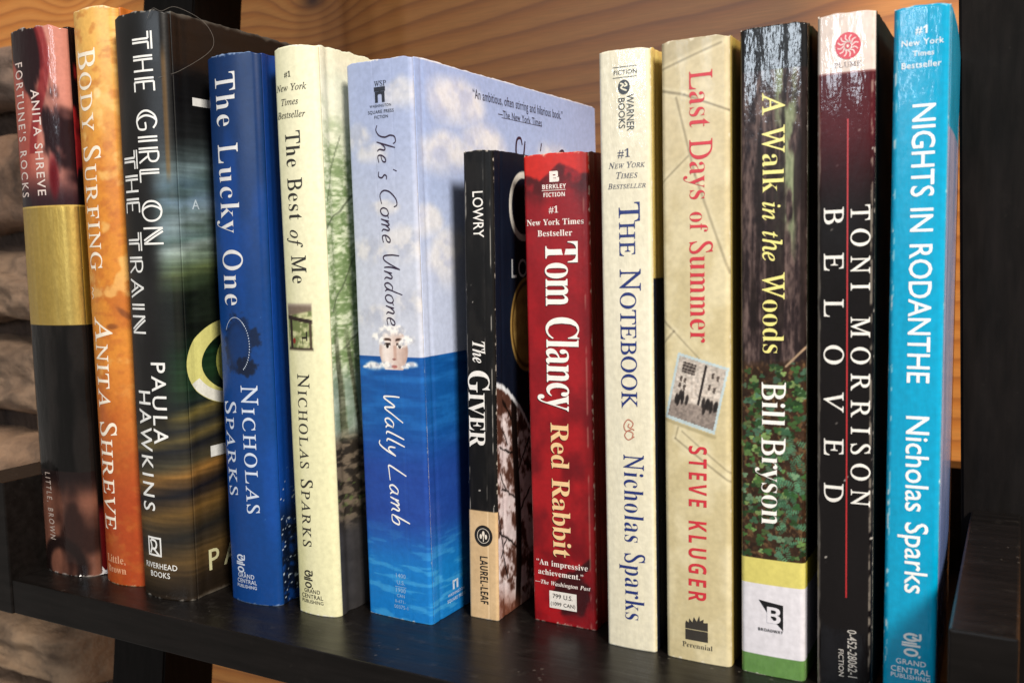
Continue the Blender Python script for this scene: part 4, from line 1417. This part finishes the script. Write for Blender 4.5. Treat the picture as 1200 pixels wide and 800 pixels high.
CM = {1: cover_mat("glossy film jacket", .24, .03, spec=.12, coat=.35, metal=True, crinkle=.14, cscale=(110, 110, 34)),
      2: cover_mat("orange jacket paper", .36, .05), 3: cover_mat("dark jacket paper", .36, .05), 4: cover_mat("blue jacket paper", .36, .05),
      5: cover_mat("cream jacket paper", .42, .05), 6: cover_mat("blue cover card", .36, .04), 7: cover_mat("black cover card", .42, .06, spec=.2),
      8: cover_mat("red cover card", .36, .06), 9: cover_mat("cream glossy card", .24, .04, coat=.4, crinkle=.09, cscale=(190, 190, 60)),
      10: cover_mat("buff cover card", .40, .05, coat=.1), 11: cover_mat("creased glossy card", .3, .05, spec=.12, coat=.6, crinkle=.06, cscale=(130, 130, 42)),
      12: cover_mat("black glossy card", .3, .05, spec=.12, coat=.5, crinkle=.05, cscale=(130, 130, 38)), 13: cover_mat("turquoise glossy card", .25, .04, coat=.35, crinkle=.10, cscale=(200, 200, 40))}
DULL = cover_mat("dull dark card", .6, .04, spec=.12)
#     kind, label, cover depth, bulge, corner radius, hard
SPEC = {
    1: ("hardcover_book", "dark hardcover book with a shiny gold band round its spine, leftmost on the shelf", 158, 3.4, 4.0, True),
    2: ("hardcover_book", "orange hardcover book with white lettering and a rounded spine", 158, 3.6, 2.4, True),
    3: ("hardcover_book", "black hardcover book with a blurred streaky cover and double line white letters", 155, 3.2, 2.6, True),
    4: ("hardcover_book", "dark blue hardcover book with pale lettering, beside the cream book with a tree cover", 142, 2.8, 2.2, True),
    5: ("hardcover_book", "cream hardcover book with green woodland cover and small porch photo on the spine", 142, 2.2, 2.0, True),
    6: ("paperback_book", "wide sky blue paperback with clouds, sea and a small face on the spine", 153, 0.7, 1.4, False),
    7: ("paperback_book", "short black paperback with white lettering and a tan block at the spine foot", 106, 0.2, 1.0, False),
    8: ("paperback_book", "short red paperback with fat white and cream lettering", 106, 0.4, 1.0, False),
    9: ("paperback_book", "slim cream paperback with blue lettering next to the red paperback", 132, 0.6, 1.3, False),
    10: ("paperback_book", "buff paperback with red lettering and a tilted grey snapshot on the spine", 132, 0.5, 1.6, False),
    11: ("paperback_book", "forest paperback with tree bark, green leaves and yellow and white bands below", 132, 0.5, 1.5, False),
    12: ("paperback_book", "black paperback with a white spine top and a thin red line", 132, 0.4, 1.2, False),
    13: ("paperback_book", "bright turquoise paperback with white lettering, rightmost on the shelf", 106, 0.5, 1.5, False)}
BK = {}
for i in range(1, 14):
    nm, lb, D, bl, r, hd = SPEC[i]
    x, y, yaw, w, H, ln = PL[i]
    BK[i] = Book(nm, lb, x, y, yaw, w, H, ln, D, bl, r, hd, CM[i], jag={1: 1.0, 2: .5, 3: .7, 4: .6, 5: .7}.get(i, .35), seed=i * 7, bow=.00045 if i == 13 else 0.0, folds={6: ((13.0, .07), (21.5, .06)), 7: ((8.9, .08),), 8: ((22.6, .08),)}.get(i, ()),
                 groove=(7.5, 2.2, .45) if i == 3 else None, cov_mat=DULL if i in (11, 12) else None)
BK[1].build(art1, art1c, '#17100f', metal=art1m, cmetal=art1m, cov_fine=24)
BK[2].build(art2, art2c, '#b9692a', cov_fine=8, cds=1.2)
BK[3].build(art3, art3c, '#151416', cov_fine=76, cds=.8)
BK[4].build(art4, art4c, '#0d2f6c', cov_fine=26, du=.4, dv=.45)
BK[5].build(art5, art5c, '#d9d5a4', cov_fine=44, du=.3, dv=.4)
BK[6].build(art6, art6c, '#b9c4de', cov_fine=153, cds=.7, du=.28, dv=.35)
BK[7].build(art7, art7c, '#15171c', cov_fine=34, cds=.4, du=.3, dv=.45)
BK[8].build(art8, art8c, '#7c0d16', cov_fine=16)
BK[9].build(art9, art9c, '#d8cb98', cov_fine=14)
BK[10].build(art10, art10c, '#c2b07c', cov_fine=16, du=.26, dv=.32)
BK[11].build(art11, art11c, '#2b2a20', cov_fine=16, du=.22, dv=.3)
BK[12].build(art12, art12c, '#121112', cov_fine=16)
BK[13].build(art13, art13c, '#12a4d2', cov_fine=26)

INK = {(1, 'title'): '#d9c7bf', (1, 'author_name'): '#dccbc4', (1, 'publisher_name'): '#b9a79c', (2, 0): '#f7ecd9', (2, 'publisher_name'): '#dba27e', (3, 0): '#e9e9e6', (4, 0): '#c9d3e3', (4, 'title'): '#dcdcdc',
       (5, 0): '#2a2723', (6, 'title'): '#2a1533', (6, 'author_name'): '#f4f2ee', (6, 'publisher_mark'): '#1f2330', (6, 'price_mark'): '#8fb6dc', (7, 0): '#ece8e2', (7, 'publisher_mark'): '#1d1814',
       (8, 'author_name'): '#f5f1ea', (8, 'title'): '#ecc893', (8, 0): '#f0e4de', (8, 'price_sticker'): '#3a3532', (9, 0): '#1d2f72', (9, 'publisher_mark'): '#191a1f', (9, 'bestseller_note'): '#3b3f57',
       (10, 0): '#c9303c', (10, 'publisher_mark'): '#35302a', (11, 'title'): '#efe58b', (11, 'author_name'): '#f7f4ee', (11, 'publisher_mark'): '#17171a', (12, 0): '#efece6',
       (12, 'publisher_mark'): '#7d6a68', (12, 'catalogue_number'): '#c3beb8', (13, 0): '#f6f8f7', (13, 'bestseller_note'): '#e9eef0'}
GLOSS = {9: .3, 11: .3, 12: .3, 13: .3}


def ink_for(b, part): return ink(INK.get((b, part), INK.get((b, 0), '#f0f0f0')), GLOSS.get(b, .42))


geo = {}


def add(b, part, g): geo[(b, part)] = join(geo[(b, part)], g) if (b, part) in geo else g


for (b, part, st, t, ub, v0, cap, ub1, v1, sp) in VT:
    if b == 3 and ub < 2: ub, ub1 = max(ub, 1.0), max(ub1, 1.0)
    add(b, part, vtext(t, st, ub, v0, cap, ub1, v1, sp, stroke={'H': .125, 'D': .085}.get(st, .1)))
for (b, part, st, t, ul, ur, vm) in HT:
    if part in ('price_sticker', ): continue
    if b == 5 and ul < 1.8: ul = 1.8
    if b == 2: ul = max(ul, 4.4)
    add(b, part, htext(t, st, ul, ur, vm, 0.02 if st != 'sans' else .05, 1.0, rise=0.0))

# 2: small ornament between title and author
add(2, 'title', ribbon([(4.6, 128.5), (6.2, 127.4), (4.4, 126), (6, 124.8), (4.4, 123.6)], .35))
# 3: horse-head box of the publisher
PX = 7.5
add(3, 'publisher_mark', join(rect(PX, PX + 8.2, 25.1, 25.9), rect(PX, PX + 8.2, 17.8, 18.6), rect(PX, PX + .8, 18.6, 25.1), rect(PX + 7.4, PX + 8.2, 18.6, 25.1),
                              ribbon([(PX + 2.0, 24.6), (PX + 4.6, 24.3), (PX + 5.4, 22.6), (PX + 4.4, 21.0), (PX + 2.4, 20.8)], .9), ribbon([(PX + 3.2, 21.2), (PX + 5.2, 19.6), (PX + 6.8, 18.4)], .9), ribbon([(PX + 1.6, 24.4), (PX + 2.4, 21.6), (PX + 1.4, 18.9)], .8)))


def press_mark(u0, u1, v0, v1):
    """three linked curls set on end"""
    c, h = (u0 + u1) / 2, v0 - v1
    k = (u1 - u0) / 2
    return join(ring(c, v1 + h * .18, k * .8, h * .17, k * .28), ribbon([(c + k * .8, v1 + h * .05), (c + k, v1 + h * .02)], k * .3),
                ribbon([(c - k, v1 + h * .46), (c + k, v1 + h * .46)], k * .26), ribbon([(c - k, v1 + h * .56), (c + k * .6, v1 + h * .56)], k * .22),
                ring(c, v1 + h * .80, k * .85, h * .18, k * .28, 30, 330), ribbon([(c + k * .1, v1 + h * .82), (c + k * .9, v1 + h * .72), (c + k * .95, v1 + h * .98)], k * .26))


add(4, 'publisher_mark', press_mark(6.0, 11.0, 20.0, 12.2))
add(5, 'publisher_mark', press_mark(5.0, 9.6, 17.8, 10.4))
add(13, 'publisher_mark', press_mark(5.4, 10.6, 22.2, 14.6))
# 4: string of lights
dots = [ellipse(12.2 + 6.2 * math.cos(math.radians(a)), 105 + 10.6 * math.sin(math.radians(a)), .22, .30, 8) for a in range(-62, 62, 6)]
add(4, 'fairground_lights', join(*dots, ring(11.6, 106, 6.4, 10.2, .22, 40, 150)))
# 6: arch mark
add(6, 'publisher_mark', join(rect(13.6, 18.6, 198.6, 200.2), rect(13.9, 15.2, 194.6, 198.5), rect(17.0, 18.3, 194.6, 198.5), ring(16.1, 196.9, 1.9, 1.7, .9, 0, 180, 14), rect(14.0, 18.2, 197.6, 198.5)))
add(6, 'price_mark', rect(13.9, 19.2, 12.75, 12.95))
# 7: leaf roundel
disc7 = ellipse(6.7, 32.6, 3.9, 4.1, 32)
leaf7 = join(ring(6.7, 32.6, 2.7, 2.9, .18), ribbon([(6.7, 30.4), (6.7, 32.4)], .35), ellipse(6.7, 33.4, .55, 1.1, 14), ellipse(5.6, 32.3, .5, .95, 14), ellipse(7.8, 32.3, .5, .95, 14))
# 8: block letter mark, ruled line
add(8, 'publisher_mark', join(rect(10.8, 12.2, 163.8, 167.6), rect(12.0, 14.0, 166.4, 167.6), rect(12.0, 14.3, 163.8, 165.0), rect(12.0, 13.8, 165.2, 166.0), rect(13.2, 14.2, 165.6, 167.4), rect(13.5, 14.6, 164.0, 165.4), rect(7.6, 17.1, 160.75, 160.95)))
# 9: ruled box and oval mark, scroll ornament
add(9, 'publisher_mark', join(rect(5.4, 13.8, 199.1, 199.3), rect(5.4, 13.8, 195.7, 195.9)))
o9 = ellipse(9.3, 192.6, 2.1, 2.4, 26)
w9 = join(ribbon([(8.1, 193.9), (9.2, 193.3), (8.3, 192.4), (10.3, 191.4)], .5), ribbon([(9.7, 194.1), (10.4, 193.2), (9.4, 192.8)], .5))
add(9, 'ornament', join(ribbon([(11.4, 75.4), (9.2, 74.2), (7.9, 75.6), (9.0, 77.2), (10.9, 76.6), (10.6, 75.0)], .38), ribbon([(11.4, 77.6), (10.6, 78.0), (8.4, 77.2), (7.7, 79.2), (9.2, 81.2), (11.0, 80.0), (10.2, 78.4), (9.2, 78.8), (9.6, 79.8)], .38)))
# 10: flames over a slab
add(10, 'publisher_mark', join(rect(7.0, 14.8, 7.4, 11.0), rect(7.0, 14.8, 11.25, 13.0), poly([(7.0, 13.0), (7.3, 13.9), (8.2, 13.3), (8.4, 14.8), (9.5, 13.6), (10.0, 15.6), (11.0, 14.0), (11.9, 16.3), (12.1, 14.4), (13.4, 15.3), (13.3, 14.0), (14.8, 14.2), (14.8, 13.0)])))
# 11: square with a B cut out of it
sq11 = poly([(6.0, 25.2), (13.8, 24.3), (13.8, 15.9), (9.6, 20.2), (8.6, 21.4)])
# 12: red roundel and the thin red line
add(12, 'red_line', rect(8.65, 9.1, 30.0, 176.0))

for (b, part), g in geo.items():
    m = ink_for(b, part)
    if part == 'red_line': m = ink('#b0282c', .35)
    if part == 'fairground_lights': m = ink('#b9c6d8', .4)
    if part == 'ornament': m = ink('#b5705c', .35)
    BK[b].put(part, g, m)
BK[7].put('publisher_mark', disc7, ink('#1a1512'))
BK[7].put('publisher_mark', leaf7, ink('#e6dccb'), off=.13)
BK[9].put('publisher_mark', o9, ink('#15161a', .3))
BK[9].put('publisher_mark', w9, ink('#e9e3c9', .3), off=.13)
BK[11].put('publisher_mark', sq11, ink('#131315', .35), off=.09)
BK[11].put('publisher_mark', join(htext('B', 'SB', 8.7, 13.0, 20.6, hk=.92)), ink('#e4e1e8', .35), off=.13)
BK[12].put('publisher_mark', join(ring(8.8, 197.2, 3.6, 3.9, 2.4), ring(8.8, 197.2, .9, 1.0, .5)), ink('#c92b3c', .3))
BK[12].put('publisher_mark', join(*[ribbon([(8.8 + 1.2 * math.cos(a), 197.2 + 1.3 * math.sin(a)), (8.8 + 2.1 * math.cos(a + .35), 197.2 + 2.2 * math.sin(a + .35)), (8.8 + 3.0 * math.cos(a + .2), 197.2 + 3.2 * math.sin(a + .2))], .3) for a in np.arange(0, 6.2, .52)]), ink('#e9d3cf', .3), off=.13)
# 8: price sticker
st8 = BK[8].put('price_sticker', rect(7.0, 18.2, 6.0, 12.6), ink('#e2ddd6'), off=.12)
BK[8].put('price_print', join(htext('799 U.S.', 'sans', 8.4, 16.6, 10.8), htext('(1099 CAN)', 'sans', 7.5, 17.6, 7.8)), ink('#3a3532'), off=.16)
# 8: dark outline behind the big lettering
sh = [vtext(t, st, ub - .28, v0 - .28, cap, ub1 - .28, v1 - .28, sp) for (b, part, st, t, ub, v0, cap, ub1, v1, sp) in VT if b == 8]
BK[8].put('letter_shadow', join(*sh), ink('#1c0708', .4), off=.05)
sh = [vtext(t, st, ub - .14, v0 - .14, cap, ub1 - .14, v1 - .14, sp) for (b, part, st, t, ub, v0, cap, ub1, v1, sp) in VT if b == 11 and part == 'author_name']
BK[11].put('letter_shadow', join(*sh), ink('#15180f', .3), off=.05)

# printing on the front covers that show between the books
W3 = ink('#dcdedd', .42)
BK[3].put('cover_title', poly([(12, 203.6), (12, 200.4), (23.5, 200.4), (23.5, 168), (27.5, 168), (27.5, 200.4), (39, 200.4), (39, 203.6)]), W3, on='cover')
BK[3].put('cover_title', poly([(13.2, 62), (13.2, 57.4), (24.5, 57.4), (24.5, 30), (28.5, 30), (28.5, 57.4), (40, 57.4), (40, 62)]), W3, on='cover')
BK[3].put('cover_title', ring(28, 96.5, 25.5, 18, 1.6, 0, 360, 60, wd2=8.0), ink('#d3d080', .42), on='cover')
BK[3].put('cover_title', ring(28, 96.5, 25.3, 17.8, 4.6, 205, 300, 30), ink('#e2e3da', .42), on='cover', off=.13)
BK[3].put('cover_title', ring(37, 96.5, 18.5, 14.5, 1.2, 0, 360, 60, wd2=6.5), ink('#c3c866', .42), on='cover')
BK[3].put('cover_subtitle', join(htext('A NOVEL', 'sans', 9.4, 62, 161.2, sp=1.3)), ink('#b5c6d2', .42), on='cover')
BK[3].put('cover_author', join(htext('PAULA', 'sans', 9.7, 58, 14.4, sp=.3)), ink('#c9c79c', .42), on='cover')
BK[5].put('cover_title', join(htext('THE BEST', 'R', 30, 110, 150)), ink('#f4f2e4'), on='cover')
Q = [htext('\u201cAn ambitious, often stirring and hilarious book.\u201d', 'sans', 40.3, 117.5, 201.9, sp=.02, hk=1.5), htext('\u2014The New York Times', 'sans', 59.3, 97, 196.4, sp=.03, hk=1.2), rect(62, 97, 194.7, 194.9)]
BK[6].put('cover_quote', join(*Q), ink('#2d3550'), on='cover')


def hand_h(t, ul, ur, v, cap):
    V, F = layout(t, 'H', 0, .15)
    a, b = min(p[0] for p in V), max(p[0] for p in V)
    return [(ul + (p[0] - a) / (b - a) * (ur - ul), v + p[1] * cap) for p in V], F


BK[6].put('cover_title', join(hand_h("She's Come", 66, 142, 168, 18), hand_h("Undone", 74, 128, 138, 18)), ink('#2a1533'), on='cover')
BK[6].put('cover_mark', join(rect(14.4, 15.6, 9.2, 12.8), rect(17.0, 18.2, 9.2, 12.8), ring(16.3, 11.4, 1.6, 1.4, .7, 0, 180, 12), htext('WASHINGTON', 'sans', 11, 22.5, 7.6, sp=.05), htext('SQUARE PRESS', 'sans', 10.5, 23, 5.4, sp=.05)), ink('#c6d6ea'), on='cover')
BK[7].put('cover_author', join(htext('LOWRY', 'sans', 13.6, 52, 133, sp=.1)), ink('#b9bcc2'), on='cover')

# a curl of torn film at the foot of the first book, and a thread of dust on the third
def tube(name, pts, rad, mat):
    c = bpy.data.curves.new(name, 'CURVE'); c.dimensions = '3D'; c.bevel_depth = rad * MM; c.bevel_resolution = 1
    sp_ = c.splines.new('POLY'); P = smooth_line(pts, 8); sp_.points.add(len(P) - 1)
    for q, p in zip(sp_.points, P): q.co = (p[0] * MM, p[1] * MM, p[2] * MM, 1)
    o = bpy.data.objects.new(name, c); me = bpy.data.meshes.new_from_object(o)
    bpy.data.objects.remove(o); bpy.data.curves.remove(c)
    me.materials.append(mat)
    o = bpy.data.objects.new(name, me); COL.objects.link(o)
    return o


lint = ink('#6f6a64', .8)
th = tube("dust_thread", [(-299, -99.2, 232), (-296.5, -98.5, 235.6), (-293.5, -97, 234.5), (-290.5, -92, 236.5), (-284, -84, 231), (-283, -82, 222), (-291, -91, 213), (-296, -98.2, 209.5)], .06, lint)
tag(th, "thin grey dust thread caught on the top of the black streaky book", "thread")

rs = np.random.RandomState(3)
V, F = [], []
for i in range(15):
    for j in range(6):
        V.append(((27 + i * .62 + .4 * rs.rand()) * MM, (-1.2 + i * .55 - .9 * rs.rand() - (j == 0) * 1.2) * MM, (0.3 + j * 1.15 * (0.6 + .4 * math.sin(i * .9)) + .25 * rs.rand()) * MM))
for i in range(14):
    for j in range(5):
        q = i * 6 + j
        F.append((q, q + 6, q + 7, q + 1))
link_mesh("torn_film", V, F, ink('#b9b8ba', .15), BK[1].spine)
